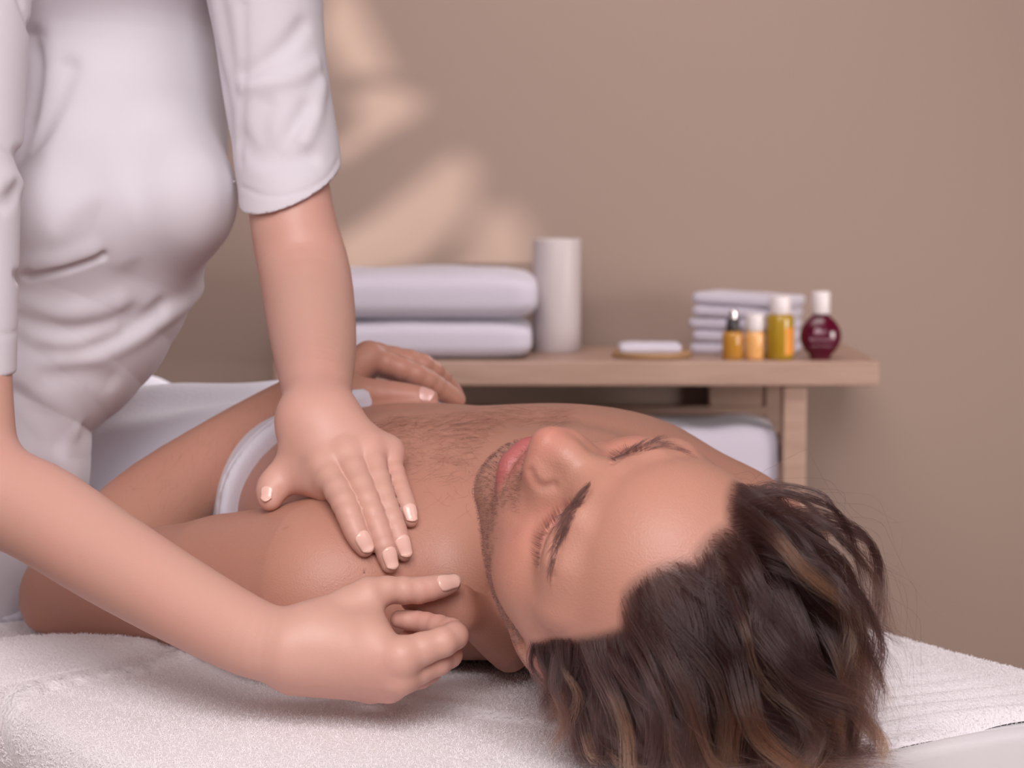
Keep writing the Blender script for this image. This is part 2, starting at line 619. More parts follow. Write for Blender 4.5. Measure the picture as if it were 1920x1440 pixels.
her.add(RC(P(600, 1180, 1.50), P(680, 1185, 1.492), .016, .010), .014)
her.add(RC(P(692, 1140, 1.508), P(702, 1196, 1.488), .0085, .0105), .010)
her.add(RC(P(600, 1180, 1.505), JB['thumb'][1][0], .015, .0088), .012)
her.add(UNI([finger([j[0] for j in JB[n]], [j[1] for j in JB[n]]) for n in ('index', 'middle', 'ring', 'pinky')], .001), .004)
her.add(finger([j[0] for j in JB['thumb']], [j[1] for j in JB['thumb']], .003), .006)
# trunk inside the tunic
trunk = [P(190, -180, 1.95), P(185, 60, 1.96), P(175, 330, 1.95), P(110, 560, 1.94), P(-5, 728, 1.92), P(-60, 860, 1.92), P(-130, 1020, 1.93)]
her.add(TUBE(trunk, [.075, .090, .092, .084, .066, .084, .095], 3), .03)
her.add(RC(P(420, -190, 1.88), P(-40, -120, 1.84), .05, .05), .04)

# her head, above the frame, looking down at him
HER_HT = P(215, -560, 1.80)
hu = unit(np.array([.12, -.35, 1.0])); hf = unit(np.array([.55, -.75, -.55])); hf = unit(hf - (hf @ hu) * hu); hr = np.cross(hf, hu)
HER_R = np.stack([hr, hf, hu], 1)
HERF = her.frame(HER_R, HER_HT, True)
her.add(RC(P(190, -170, 1.90), HER_HT + HER_R @ np.array([0, -.02, -.05]), .050, .046), .03)
for i_, (kd, fn_, k_) in enumerate(HEAD):
    her.ops.append((kd, fn_, k_ if i_ else .02, HERF))

# ------------------------------------------------------------------ tunic
tun = Body()
tun.add(TUBE(trunk, [.085, .103, .106, .097, .078, .097, .108], 4))
tun.add(RC(P(440, -190, 1.88), P(-40, -120, 1.84), .062, .062), .05)
tun.add(ELL(P(335, 372, 1.885), (.046, .060, .052)), .035)
tun.add(ELL(P(120, 400, 1.86), (.050, .060, .054)), .04)
slA = [S1, P(508, 100, 1.865), P(538, 290, 1.86), P(545, 352, 1.855), P(548, 420, 1.85)]
slB = [S2, P(-66, 300, 1.735), P(-64, 560, 1.69), P(-66, 690, 1.67), P(-67, 800, 1.66)]


def half(c, nrm):
    c = A3(c); nrm = A3(nrm) / np.linalg.norm(nrm)
    return lambda p: (p - c) @ nrm




def sleeve(path, rad, cut, cutn):
    t = TUBE(path, rad, 5)
    h = half(cut, cutn)
    return lambda p: smax(t(p), h(p), .003)


SLA = sleeve(slA, [.050, .0425, .0415, .0405, .0405], P(545, 352, 1.85), RT * .36 + FW * .50 - UP)
SLB = sleeve(slB, [.052, .041, .0365, .0355, .0355], P(-61, 701, 1.67), -UP + .15 * FW)
LEGTOP = P(-130, 1020, 1.93) + .17 * NR + np.array([0, 0, -.01])
tun.add(RC(P(-130, 1020, 1.93), LEGTOP, .105, .105), .04)
tun.add(SLA, .012)
tun.add(SLB, .012)
SKIRT = half(P(0, 1300, 1.9), (0, 0, -1))


def folds(body, items, off=0.0):
    """cloth folds: (pixel polyline, width mm, height mm) laid on the surface of a body"""
    for px, w, h in items:
        pts = np.array([march(body, u, v, off) for u, v in catmull(np.array(px, float), 3)])
        segs = UNI([RC(a, b, 0, 0) for a, b in zip(pts[:-1], pts[1:])], 0)
        body.disp((lambda sg, w, h: lambda p: -h * np.exp(-(sg(p) / w) ** 2))(segs, w / 1000, h / 1000),
                  (lambda sg, w: lambda p: sg(p) - 2.5 * w)(segs, w / 1000))


folds(tun, [
    ([(30, 519), (90, 511), (145, 497), (188, 481)], 4, -5), ([(40, 500), (110, 490), (170, 472)], 9, 3.5),
    ([(36, 600), (110, 622), (190, 618), (250, 592)], 9, -5), ([(36, 575), (120, 590), (220, 570)], 10, 3),
    ([(34, 640), (100, 662), (170, 655), (245, 618), (300, 580)], 8, -7), ([(60, 640), (130, 642), (210, 618)], 7, 4),
    ([(110, 672), (170, 662), (240, 636), (320, 590), (378, 545)], 9, 5),
    ([(40, 305), (78, 245), (105, 190), (130, 130)], 8, -5), ([(62, 70), (55, 140), (50, 215)], 9, -3),
    ([(386, 0), (402, 90), (424, 190), (432, 260)], 9, -3), ([(412, 0), (428, 90), (438, 170)], 7, -2.5),
    ([(105, 430), (140, 385), (180, 362), (212, 378), (228, 420), (232, 480)], 13, 2.6),
    ([(30, 700), (75, 735), (115, 765), (138, 800)], 9, 6), ([(34, 745), (70, 790), (105, 830)], 10, -5), ([(90, 705), (150, 700), (205, 715)], 10, -4),
    ([(60, 850), (100, 860), (130, 900)], 12, 4),
    ([(566, 50), (530, 92), (490, 122), (458, 140)], 7, -4), ([(592, 120), (550, 145), (500, 156), (458, 160)], 7, 3.5), ([(575, 205), (545, 250), (525, 285)], 7, -3.5),
    ([(604, 160), (590, 220), (572, 262)], 7, 3.5), ([(456, 262), (480, 292), (530, 306), (580, 296)], 8, -3.5), ([(500, 200), (490, 240), (500, 275)], 8, -2.5),
    ([(454, 10), (456, 110), (453, 200), (450, 300)], 5, -1.8),
    ([(38, 0), (60, 70), (72, 130), (60, 220), (40, 290)], 5, -4), ([(0, 260), (20, 275), (36, 300)], 6, -4), ([(0, 340), (20, 335), (36, 345)], 7, 4), ([(0, 385), (20, 372), (34, 350)], 6, -4),
    ([(453, 350), (500, 368), (560, 362), (610, 335), (634, 300)], 2.5, -.8), ([(0, 628), (16, 626), (31, 622)], 2.5, -.8),
])
# ------------------------------------------------------------------ materials
def skin(name, base, red, rough=.48, bump=.25, pores=900, mask=None):
    m = mat(name, base, rough)
    t = NT(m)
    b = t.b
    b.inputs['Subsurface Weight'].default_value = .22
    b.inputs['Subsurface Radius'].default_value = (1.0, .35, .2)
    b.inputs['Subsurface Scale'].default_value = .008
    b.inputs['Specular IOR Level'].default_value = .42
    tc = t.n('ShaderNodeTexCoord')
    n1 = t.n('ShaderNodeTexNoise', Scale=14.0, Detail=4.0)
    t.l(tc.outputs['Object'], n1.inputs['Vector'])
    r = t.n('ShaderNodeValToRGB')
    r.color_ramp.elements[0].position = .32; r.color_ramp.elements[1].position = .72
    r.color_ramp.elements[0].color = (*base, 1); r.color_ramp.elements[1].color = (*red, 1)
    t.l(n1.outputs['Fac'], r.inputs['Fac'])
    col = r.outputs['Color']
    for att, c in (mask or []):
        at = t.n('ShaderNodeAttribute', attribute_name=att)
        mx = t.n('ShaderNodeMix', data_type='RGBA')
        t.l(at.outputs['Fac'], mx.inputs[0]); t.l(col, mx.inputs[6])
        mx.inputs[7].default_value = (*c, 1)
        col = mx.outputs[2]
    t.l(col, b.inputs['Base Color'])
    v = t.n('ShaderNodeTexVoronoi', Scale=float(pores)); t.l(tc.outputs['Object'], v.inputs['Vector'])
    n2 = t.n('ShaderNodeTexNoise', Scale=260.0, Detail=3.0); t.l(tc.outputs['Object'], n2.inputs['Vector'])
    ad = t.n('ShaderNodeMath', operation='ADD'); t.l(v.outputs['Distance'], ad.inputs[0]); t.l(n2.outputs['Fac'], ad.inputs[1])
    bp = t.n('ShaderNodeBump', Strength=bump, Distance=.0006)
    t.l(ad.outputs[0], bp.inputs['Height']); t.l(bp.outputs[0], b.inputs['Normal'])
    return m


M_MAN = skin('man_skin', (.470, .238, .170), (.495, .232, .172), .45, .26, 800,
             [('lips', (.40, .115, .11)), ('scalp', (.035, .018, .016)), ('beard', (.30, .155, .115)), ('mole', (.10, .04, .03)), ('flush', (.56, .215, .165))])
M_HER = skin('her_skin', (.61, .350, .278), (.635, .338, .274), .46, .08, 1100)
M_NAIL = mat('nail_polish', (.80, .50, .42), .16)
M_NAILM = mat('bare_nail', (.66, .38, .33), .28)


def cloth(name, color, scale, strength, dist, weave=False, rough=.9, sheen=.25):
    m = mat(name, color, rough)
    t = NT(m)
    t.b.inputs['Sheen Weight'].default_value = sheen
    t.b.inputs['Sheen Roughness'].default_value = .5
    tc = t.n('ShaderNodeTexCoord')
    n = t.n('ShaderNodeTexNoise', Scale=float(scale), Detail=5.0); t.l(tc.outputs['Object'], n.inputs['Vector'])
    h = n.outputs['Fac']
    if weave:
        a = t.n('ShaderNodeTexWave', Scale=weave, Distortion=.6); t.l(tc.outputs['Object'], a.inputs['Vector'])
        ad = t.n('ShaderNodeMath', operation='ADD'); t.l(h, ad.inputs[0]); t.l(a.outputs['Fac'], ad.inputs[1]); h = ad.outputs[0]
    bp = t.n('ShaderNodeBump', Strength=strength, Distance=dist)
    t.l(h, bp.inputs['Height']); t.l(bp.outputs[0], t.b.inputs['Normal'])
    return m


M_TUNIC = cloth('tunic_cotton', (.655, .615, .66), 900, .15, .0004, rough=.75, sheen=.15)
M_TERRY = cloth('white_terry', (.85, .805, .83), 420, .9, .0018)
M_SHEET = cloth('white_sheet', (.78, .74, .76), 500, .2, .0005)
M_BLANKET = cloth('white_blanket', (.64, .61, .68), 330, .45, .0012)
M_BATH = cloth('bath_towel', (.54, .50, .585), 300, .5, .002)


def wood(name, c1, c2, scale=6, rough=.5):
    m = mat(name, c1, rough)
    t = NT(m)
    tc = t.n('ShaderNodeTexCoord')
    mp = t.n('ShaderNodeMapping'); mp.inputs['Scale'].default_value = (1.2, 14, 14)
    t.l(tc.outputs['Object'], mp.inputs['Vector'])
    n = t.n('ShaderNodeTexNoise', Scale=float(scale), Detail=6.0, Distortion=.6); t.l(mp.outputs[0], n.inputs['Vector'])
    r = t.n('ShaderNodeValToRGB')
    r.color_ramp.elements[0].position = .35; r.color_ramp.elements[1].position = .7
    r.color_ramp.elements[0].color = (*c1, 1); r.color_ramp.elements[1].color = (*c2, 1)
    t.l(n.outputs['Fac'], r.inputs['Fac']); t.l(r.outputs[0], t.b.inputs['Base Color'])
    return m


M_WOOD = wood('beech', (.40, .262, .205), (.335, .21, .158))
M_TRAY = wood('tray_wood', (.42, .25, .12), (.34, .19, .09))
M_WALL = mat('wall_paint', (.300, .218, .182), .85)
t = NT(M_WALL)
tc = t.n('ShaderNodeTexCoord')
n = t.n('ShaderNodeTexNoise', Scale=120.0, Detail=4.0); t.l(tc.outputs['Object'], n.inputs['Vector'])
bp = t.n('ShaderNodeBump', Strength=.15, Distance=.001); t.l(n.outputs['Fac'], bp.inputs['Height']); t.l(bp.outputs[0], t.b.inputs['Normal'])
M_CEIL = mat('ceiling_paint', (.75, .70, .68), .9)
M_FLOOR = wood('floor_oak', (.30, .20, .14), (.24, .155, .105))
M_CER = mat('white_ceramic', (.50, .44, .445), .45)
M_CAPW = mat('white_cap', (.70, .63, .64), .35)
M_CHROME = mat('chrome', (.75, .70, .70), .2, Metallic=1.0)
M_BLACK = mat('black_plastic', (.03, .022, .022), .4)
M_AMBER = mat('amber_oil', (.50, .235, .035), .12, Transmission_Weight=.15, IOR=1.45)
M_PEACH = mat('peach_oil', (.72, .38, .13), .2)
M_OLIVE = mat('golden_oil', (.42, .255, .02), .12, Transmission_Weight=.15, IOR=1.45)
M_ORANGE = mat('orange_label', (.68, .26, .02), .5)
M_RUBY = mat('ruby_glass', (.075, .002, .014), .12)
M_PRINT = mat('pale_print', (.40, .22, .28), .6)
M_LEG = mat('table_leg_metal', (.55, .53, .54), .4, Metallic=.6)
M_PAD = mat('pad_vinyl', (.80, .77, .76), .5)


# ------------------------------------------------------------------ mesh helpers
def bm_obj(name, bm, m, parent=None, smooth=True, loc=None):
    me = bpy.data.meshes.new(name)
    bm.normal_update()
    bm.to_mesh(me); bm.free()
    if smooth:
        me.polygons.foreach_set('use_smooth', np.ones(len(me.polygons), bool))
    me.materials.append(m)
    return link(name, me, parent, loc)


def box_bm(x0, x1, y0, y1, z0, z1, bev=.002, seg=2):
    bm = bmesh.new()
    bmesh.ops.create_cube(bm, size=1)
    for v in bm.verts:
        v.co = Vector(((x0 + x1) / 2 + v.co.x * (x1 - x0), (y0 + y1) / 2 + v.co.y * (y1 - y0), (z0 + z1) / 2 + v.co.z * (z1 - z0)))
    if bev > 0:
        bmesh.ops.bevel(bm, geom=list(bm.edges), offset=bev, segments=seg, affect='EDGES', profile=.5)
    return bm


def lathe_bm(prof, n=32, sx=1, sy=1):
    bm = bmesh.new()
    rings = []
    for r, z in prof:
        rings.append([bm.verts.new((r * sx * math.cos(a), r * sy * math.sin(a), z)) for a in np.arange(n) * 2 * math.pi / n])
    for a, b in zip(rings[:-1], rings[1:]):
        for i in range(n): bm.faces.new((a[i], a[(i + 1) % n], b[(i + 1) % n], b[i]))
    bm.faces.new(rings[0][::-1]); bm.faces.new(rings[-1])
    return bm


def grid_mesh(name, X, Y, Z, m, parent=None, closed=False):
    nu, nv = X.shape
    V = np.stack([X, Y, Z], -1).reshape(-1, 3)
    i = np.arange(nu * nv).reshape(nu, nv)
    F = np.stack([i[:-1, :-1], i[1:, :-1], i[1:, 1:], i[:-1, 1:]], -1).reshape(-1, 4)
    me = mesh_from(name, V, None, F, [], m)
    return link(name, me, parent)


# ------------------------------------------------------------------ the room
WALL_D = 4.30
YW = WALL_D / math.cos(PITCH) - .02
def struct(o): o['kind'] = 'structure'; return o
XL, XR, YF = -1.35, 2.4, -.9
struct(bm_obj('wall_back', box_bm(XL - .1, XR + .1, YW, YW + .12, 0, 2.7, 0), M_WALL, smooth=False))
struct(bm_obj('wall_right', box_bm(XR, XR + .1, YF, YW, 0, 2.7, 0), M_WALL, smooth=False))
struct(bm_obj('floor', box_bm(XL - .1, XR + .1, YF, YW + .12, -.08, 0, 0), M_FLOOR, smooth=False))
struct(bm_obj('ceiling', box_bm(XL - .1, XR + .1, YF, YW + .12, 2.7, 2.8, 0), M_CEIL, smooth=False))
struct(bm_obj('baseboard_back', box_bm(XL, XR, YW - .014, YW, 0, .09, .003), M_CEIL, smooth=False))
# unseen left wall, openings added to shape an added spot into back-wall patches
LAMP = np.array([-2.05, 2.62, .95])


def on_left(u, v):
    w_ = P(u, v, WALL_D)
    w_ = CAM + (w_ - CAM) * (YW / w_[1])
    s_ = (XL - LAMP[0]) / (w_[0] - LAMP[0])
    q = LAMP + s_ * (w_ - LAMP)
    return q[1], q[2]


PATCH = [
    [(856, 280), (896, 312), (890, 385), (848, 446), (800, 492), (620, 540), (620, 455), (700, 405)],
    [(915, 392), (940, 372), (985, 418), (1003, 470), (1003, 530), (830, 530), (872, 450)],
    [(625, -40), (670, -10), (745, 148), (700, 138), (645, 140), (600, 60)],
    [(655, 178), (720, 156), (800, 188), (780, 220), (700, 262), (640, 305), (600, 300), (660, 250), (672, 215)],
]
cu = bpy.data.curves.new('gobo_wall_left', 'CURVE')
cu.dimensions = '2D'; cu.fill_mode = 'BOTH'; cu.extrude = .002
for poly in [[(YF, 0), (YW, 0), (YW, 2.7), (YF, 2.7)]] + [[on_left(*q) for q in pl] for pl in PATCH]:
    sp = cu.splines.new('POLY'); sp.points.add(len(poly) - 1)
    for pt, q in zip(sp.points, poly): pt.co = (q[0], q[1], 0, 1)
    sp.use_cyclic_u = True
cu.materials.append(M_WALL)
wl = struct(link('gobo_wall_left', cu))
wl.matrix_world = Matrix(((0, 0, 1, XL), (1, 0, 0, 0), (0, 1, 0, 0), (0, 0, 0, 1)))
l = bpy.data.lights.new('patch_spot', 'SPOT')  # added spot behind the cut openings, source of the wall patches
l.energy = 360; l.color = (1.0, .88, .80); l.spot_size = 1.2; l.spot_blend = .3; l.shadow_soft_size = .016
lo = link('patch_spot', l); lo.location = LAMP
lo.rotation_euler = (Vector((-.1, YW, 1.15)) - Vector(LAMP)).to_track_quat('-Z', 'Y').to_euler()

# ------------------------------------------------------------------ console table by the wall
SD = 3.95                                            # depth of its front edge
def at(u, v, d): return P(u, v, d)
ZT = float(at(960, 678, SD)[2]); YS = float(at(960, 678, SD)[1])
x0 = float(at(512, 700, SD)[0]); x1 = float(at(1648, 700, SD)[0])
ZB = float(at(960, 724, SD)[2])
con = tag(empty('console_table', ((x0 + x1) / 2, YS + .15, 0)), 'pale wooden console table standing against the taupe wall', 'table')
def cpart(name, a, b, c, d, e, f, bev=.003):
    bm = box_bm(a, b, c, d, e, f, bev)
    o = bm_obj(name, bm, M_WOOD, con, smooth=False)
    o.location = (-con.location.x, -con.location.y, 0)
    return o
YBK = YW - .012
cpart('tabletop', x0, x1, YS, YBK, ZB, ZT)
for xa, xb in ((float(at(1472, 800, SD)[0]), float(at(1516, 800, SD)[0])), (x0 + .115, x0 + .153)):
    cpart('leg', xa, xb, YS + .02, YS + .058, 0, ZB)
    cpart('leg', xa, xb, YBK - .045, YBK - .007, 0, ZB)
    cpart('side_rail', xa + .008, xb - .008, YS + .058, YBK - .045, .60, .635)
xr = float(at(1472, 800, SD)[0]); xl = x0 + .153
cpart('back_panel', float(at(1335, 800, 4.2)[0]), xr + .02, YBK - .04, YBK - .02, .50, ZB)
cpart('back_rail', xl, xr, YBK - .05, YBK - .02, .666, .682)
cpart('lower_shelf', xl - .03, xr + .03, YS + .03, YBK - .01, .40, .425)


# ------------------------------------------------------------------ things on the console
def cushion_bm(w_, d_, h_, e=.35, nx=28, ny=14, bulge=.12, seed=0, slump=0, edge=1.0):
    """a folded towel: a soft slab, fold rounded at the front"""
    bm = bmesh.new()
    bmesh.ops.create_cube(bm, size=2)
    bmesh.ops.subdivide_edges(bm, edges=list(bm.edges), cuts=11, use_grid_fill=True)
    r_ = random.Random(seed)
    ph = [r_.uniform(0, 6) for _ in range(6)]
    for v in bm.verts:
        x, y, z = v.co
        rr = lambda a, b: max(0, (a * a + b * b))
        kx = 1 - edge * .10 * (max(abs(z), .0) ** 4) - .03 * abs(y) ** 6
        ky = 1 - edge * .16 * (abs(z) ** 4)
        kz = 1 - e * .35 * abs(x) ** 8 - e * .3 * abs(y) ** 8 + bulge * (1 - x * x) * (1 - y * y) * (1 if z > 0 else 0)
        wv = .035 * math.sin(4 * x + ph[0]) + .03 * math.sin(7 * x + 3 * y + ph[1])
        v.co = (x * kx * w_ / 2, y * ky * d_ / 2, (z * kz * (1 + wv * (z > 0)) + 1) * h_ / 2 - slump * (x + 1) * .5 * h_ * (z > 0))
    return bm


def place(o, u, v, d, label, cat, group=None, rz=0.0):
    q = at(u, v, d)
    o.location = (q[0], q[1], ZT)
    o.rotation_euler = (0, 0, rz)
    return tag(o, label, cat, group)


tw = float(at(1000, 630, 4.05)[0] - at(545, 630, 4.05)[0])
h1 = float(at(960, 601, 3.99)[2]) - ZT
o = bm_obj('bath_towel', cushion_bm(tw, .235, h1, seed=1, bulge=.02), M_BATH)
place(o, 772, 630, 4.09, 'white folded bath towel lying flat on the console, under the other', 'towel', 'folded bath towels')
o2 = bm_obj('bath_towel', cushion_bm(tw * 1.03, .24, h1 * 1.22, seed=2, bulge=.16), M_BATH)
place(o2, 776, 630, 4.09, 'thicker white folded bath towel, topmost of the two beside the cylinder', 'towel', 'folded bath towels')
o2.location.z = ZT + h1 * 1.02
# white cylinder
r_ = 45 / FPX * 4.16
hc = float(at(960, 447, 4.16)[2]) - ZT
o = bm_obj('cylinder_vase', lathe_bm([(r_ * .96, 0), (r_, .003), (r_, hc - .003), (r_ * .985, hc), (r_ * .93, hc), (r_ * .92, hc - .03), (r_ * .4, hc - .035)], 48), M_CER)
place(o, 1044, 655, 4.16, 'tall plain white ceramic cylinder vase beside the bath towels', 'vase')
# tray and folded cloth
o = bm_obj('tray', lathe_bm([(.060, 0), (.066, .002), (.068, .009), (.066, .010), (.062, .006), (.02, .006)], 48, 1, .8), M_TRAY)
place(o, 1222, 660, 4.04, 'small oval wooden tray lying between vase and bottles', 'tray')
o = bm_obj('face_cloth', cushion_bm(.104, .06, .018, seed=5), M_BATH)
place(o, 1218, 650, 4.045, 'small white folded face cloth lying on the wooden tray', 'cloth')
o.location.z = ZT + .0065
# stack of hand towels
zz = ZT
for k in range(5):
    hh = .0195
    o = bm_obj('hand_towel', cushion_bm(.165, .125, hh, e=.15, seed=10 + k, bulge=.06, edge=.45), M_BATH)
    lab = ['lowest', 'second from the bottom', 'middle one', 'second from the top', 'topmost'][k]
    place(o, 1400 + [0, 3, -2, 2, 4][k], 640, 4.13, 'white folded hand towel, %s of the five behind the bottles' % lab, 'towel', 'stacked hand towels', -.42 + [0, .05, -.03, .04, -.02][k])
    o.location.z = zz
    zz += hh * 1.06
    o.rotation_euler.y = .012 * k * .8


def bottle(name, u, d, label, wpx, body_top, cap_px, cap_top, mbody, mcap, oval=.62, collar=None):
    q = at(u, 668, d)
    e = tag(empty(name, (q[0], q[1], ZT)), label, 'bottle', None)
    w_ = wpx / FPX * d / 2
    hb = (668 - body_top) / FPX * d
    cw = cap_px / FPX * d / 2
    hc_ = (body_top - cap_top) / FPX * d
    bm_obj('glass_body', lathe_bm([(w_ * .9, 0), (w_, .003), (w_, hb - .008), (w_ * .93, hb - .002), (cw * .8, hb)], 40), mbody, e)
    bm_obj('cap', lathe_bm([(cw * .96, hb), (cw, hb + .002), (cw, hb + hc_ - .003), (cw * .93, hb + hc_), (0.001, hb + hc_)], 32), mcap, e)
    return e, w_, hb, hc_, cw


e, w_, hb, hc_, cw = bottle('oil_bottle', 1374, 4.0, 'small amber dropper bottle with black collar and silver pump', 40, 615, 15, 576, M_AMBER, M_CHROME)
bm_obj('collar', lathe_bm([(w_ * .62, hb - .001), (w_ * .66, hb + .002), (w_ * .62, hb + .019), (w_ * .5, hb + .021)], 32), M_BLACK, e)
bottle('oil_bottle', 1415, 4.0, 'small peach bottle with wide white cap, second from left', 38, 615, 36, 583, M_PEACH, M_CAPW)
e, w_, hb, hc_, cw = bottle('oil_bottle', 1462, 3.995, 'tall golden oil bottle with white cap and orange label', 52, 583, 41, 549, M_OLIVE, M_CAPW)
bm = lathe_bm([(w_ * 1.012, hb * .12), (w_ * 1.012, hb * .72)], 48)
bmesh.ops.delete(bm, geom=[f for f in bm.faces if len(f.verts) > 4 or not (f.calc_center_median().x > w_ * .25 and f.calc_center_median().y < 0)], context='FACES')
bm_obj('label', bm, M_ORANGE, e)


def text_obj(s, size, m, parent, loc, align='CENTER', bend=0):
    c = bpy.data.curves.new('lettering', 'FONT')
    c.body = s; c.size = size; c.align_x = align; c.extrude = .00015
    c.materials.append(m)
    tmp = link('tmp', c)
    bpy.context.view_layer.update()
    me_ = bpy.data.meshes.new_from_object(tmp.evaluated_get(bpy.context.evaluated_depsgraph_get()))
    bpy.data.objects.remove(tmp)
    o = link('lettering', me_, parent)
    o.location = loc; o.rotation_euler = (math.pi / 2, 0, 0)
    return o


q = at(1538, 667, 3.99)
e = tag(empty('tonic_bottle', (q[0], q[1], ZT)), 'round dark ruby bottle with tall white cap, rightmost on the console', 'bottle')
w_ = 39 / FPX * 3.99; hb = 88 / FPX * 3.99
prof = [(w_ * .50, 0)] + [(w_ * (math.sin(math.pi * t_) ** .55) if .1 < t_ < .9 else w_ * max(.5 if t_ < .5 else .32, math.sin(math.pi * t_) ** .55), hb * t_) for t_ in np.linspace(.03, .97, 22)] + [(w_ * .30, hb)]
bm_obj('glass_body', lathe_bm(prof, 44, 1, .6), M_RUBY, e)
cw = 17.5 / FPX * 3.99; hc_ = 40 / FPX * 3.99
bm_obj('cap', lathe_bm([(cw * .95, hb - .002), (cw, hb), (cw * 1.0, hb + hc_ - .004), (cw * .9, hb + hc_), (.001, hb + hc_)], 32), M_CAPW, e)
yf = -w_ * .6 - .0006
text_obj('Eau', .0135, M_PRINT, e, (-.004, yf, hb * .56))
text_obj('dynamisante', .0085, M_PRINT, e, (0, yf, hb * .42))
text_obj('treatment fragrance', .0045, M_PRINT, e, (0, yf, hb * .30))
# towels on the lower shelf
zl = .425
hw_ = float(at(1452, 800, 4.02)[0] - at(1185, 800, 4.02)[0])
ht = float(at(960, 802, 4.02)[2]) - zl
q = at(1318, 800, 4.11)
for k in range(2):
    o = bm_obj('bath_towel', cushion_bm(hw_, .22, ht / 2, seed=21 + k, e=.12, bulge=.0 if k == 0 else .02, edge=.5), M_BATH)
    o.location = (q[0], q[1], zl + .001 + k * ht / 2 * 1.01)
    tag(o, ['white folded bath towel on the lower shelf, underneath another', 'white folded bath towel on the lower shelf, topmost there'][k], 'towel', 'bath towels on the lower shelf')

# ------------------------------------------------------------------ massage table, sheet, towel
NC = .0625                                            # centre line of the table (n)
def AN(a, n, z): return np.array([.04, 1.71, z]) + a * AX + n * NR
ang = math.atan2(AX[1], AX[0])
tb = tag(empty('massage_table', AN(.55, NC, 0), ang), 'padded massage table under the white towel and sheet', 'table')
bm_obj('pad', box_bm(-1.0, .97, -.305, .305, .66, .742, .02, 4), M_PAD, tb)
bm_obj('frame', box_bm(-.95, .92, -.28, .28, .60, .66, .004), M_LEG, tb, smooth=False)
for sx in (-.85, .82):
    for sy in (-.25, .25):
        bm_obj('leg', box_bm(sx - .025, sx + .025, sy - .025, sy + .025, 0, .60, .004), M_LEG, tb, smooth=False)


def drop(n, lo, hi, r):
    """arc-length n across the table -> (position, fall) with rounded edges of radius r"""
    x = n.copy(); z = np.zeros_like(n)
    for side, e in ((-1, lo), (1, hi)):
        s_ = (n - e) * side
        th = np.clip(s_ / r, 0, math.pi / 2)
        m_ = s_ > 0
        x = np.where(m_, e + side * r * np.sin(th), x)
        z = np.where(m_, -r * (1 - np.cos(th)) - np.maximum(s_ - r * math.pi / 2, 0), z)
    return x, z


def to_an(u, v):
    d = (CAM[2] - TABLE_Z) / ((FW + (u - 960) / FPX * RT + (720 - v) / FPX * UP)[2] * -1)
    q = P(u, v, d) - np.array([.04, 1.71, 0])
    return q @ AX, q @ NR


def poly_d(a, n, px):
    pts = np.array([to_an(*q) for q in catmull(np.array(px, float), 4)])
    best = np.full(a.shape, 9.); side = np.zeros(a.shape)
    for p0, p1 in zip(pts[:-1], pts[1:]):
        ba = p1 - p0
        t_ = np.clip(((a - p0[0]) * ba[0] + (n - p0[1]) * ba[1]) / (ba @ ba), 0, 1)
        dx = a - p0[0] - t_ * ba[0]; dy = n - p0[1] - t_ * ba[1]
        d = np.hypot(dx, dy)
        s_ = np.sign(ba[0] * (n - p0[1]) - ba[1] * (a - p0[0]))
        side = np.where(d < best, s_, side); best = np.minimum(best, d)
    return best, side


def noise2(x, y, seed=0):
    r_ = np.random.default_rng(seed); o_ = 0
    for k in range(9):
        th = r_.uniform(0, 6.28); fr = r_.uniform(.6, 1.6); o_ = o_ + np.sin((x * math.cos(th) + y * math.sin(th)) * fr * 6.28 + r_.uniform(0, 6.28))
    return o_ / 5


E_FAR, E_NEAR = -.250, .375


def towel_height(a, n):
    z = .0016 * noise2(a * 7, n * 7, 3)
    d, s_ = poly_d(a, n, [(-60, 1252), (40, 1236), (130, 1232), (260, 1244), (380, 1256)])
    z = z + .012 * np.exp(-(d / .030) ** 2)
    d, s_ = poly_d(a, n, [(-60, 1400), (10, 1332), (70, 1305), (150, 1287), (300, 1268), (430, 1262), (540, 1286), (700, 1312)])
    z = z + np.where(s_ > 0, .0060 * np.clip(d / .004, 0, 1) * np.exp(-(d / .16) ** 2), 0)
    band = (s_ > 0) & (d < .017)
    z = z - np.where(band, .0030 * (np.sin(d * 0 + (a * 1.0 + n * .8) * 620) > 0), 0)
    d, s_ = poly_d(a, n, [(0, 1290), (140, 1262), (300, 1252)])
    z = z - .004 * np.exp(-(d / .012) ** 2)
    fold = np.clip((-.02 - a) / .2, 0, 1) * np.clip((.12 - n) / .15, 0, 1) * np.clip((n - E_FAR) / .07, 0, 1)
    z = z + fold * .0024 * np.sin((a + .05 * n + .006 * np.sin(n * 22)) * 2 * math.pi / .027)
    return z


aa = np.concatenate([np.arange(-.290, .42, .0035), np.arange(.42, 1.5, .02)])
nn = np.concatenate([np.arange(E_FAR - .28, E_FAR - .03, .012), np.arange(E_FAR - .03, E_NEAR + .02, .0035), np.arange(E_NEAR + .02, E_NEAR + .25, .012)])
a_, n_ = np.meshgrid(aa, nn, indexing='ij')
hem = .010 * np.sin(n_ * 17) + .005 * np.sin(n_ * 41 + 1)
a_ = np.where(a_ < .3, a_ + hem * np.clip((.0 - a_) / .3, 0, 1), a_)
nx_, fz = drop(n_, E_FAR, E_NEAR, .028)
zt = towel_height(a_, n_) + fz
edge = np.clip((aa[:, None] + .290) / .012, 0, 1)
zt = TABLE_Z + zt - .009 * (1 - np.sqrt(1 - (1 - edge) ** 2))
q = np.array([.04, 1.71, 0]) + a_[..., None] * AX + nx_[..., None] * NR
TOW = (aa, nn)
towel = grid_mesh('towel', q[..., 0], q[..., 1], zt, M_TERRY)
tag(towel, 'white ribbed terry towel spread over the massage table under the man', 'towel')
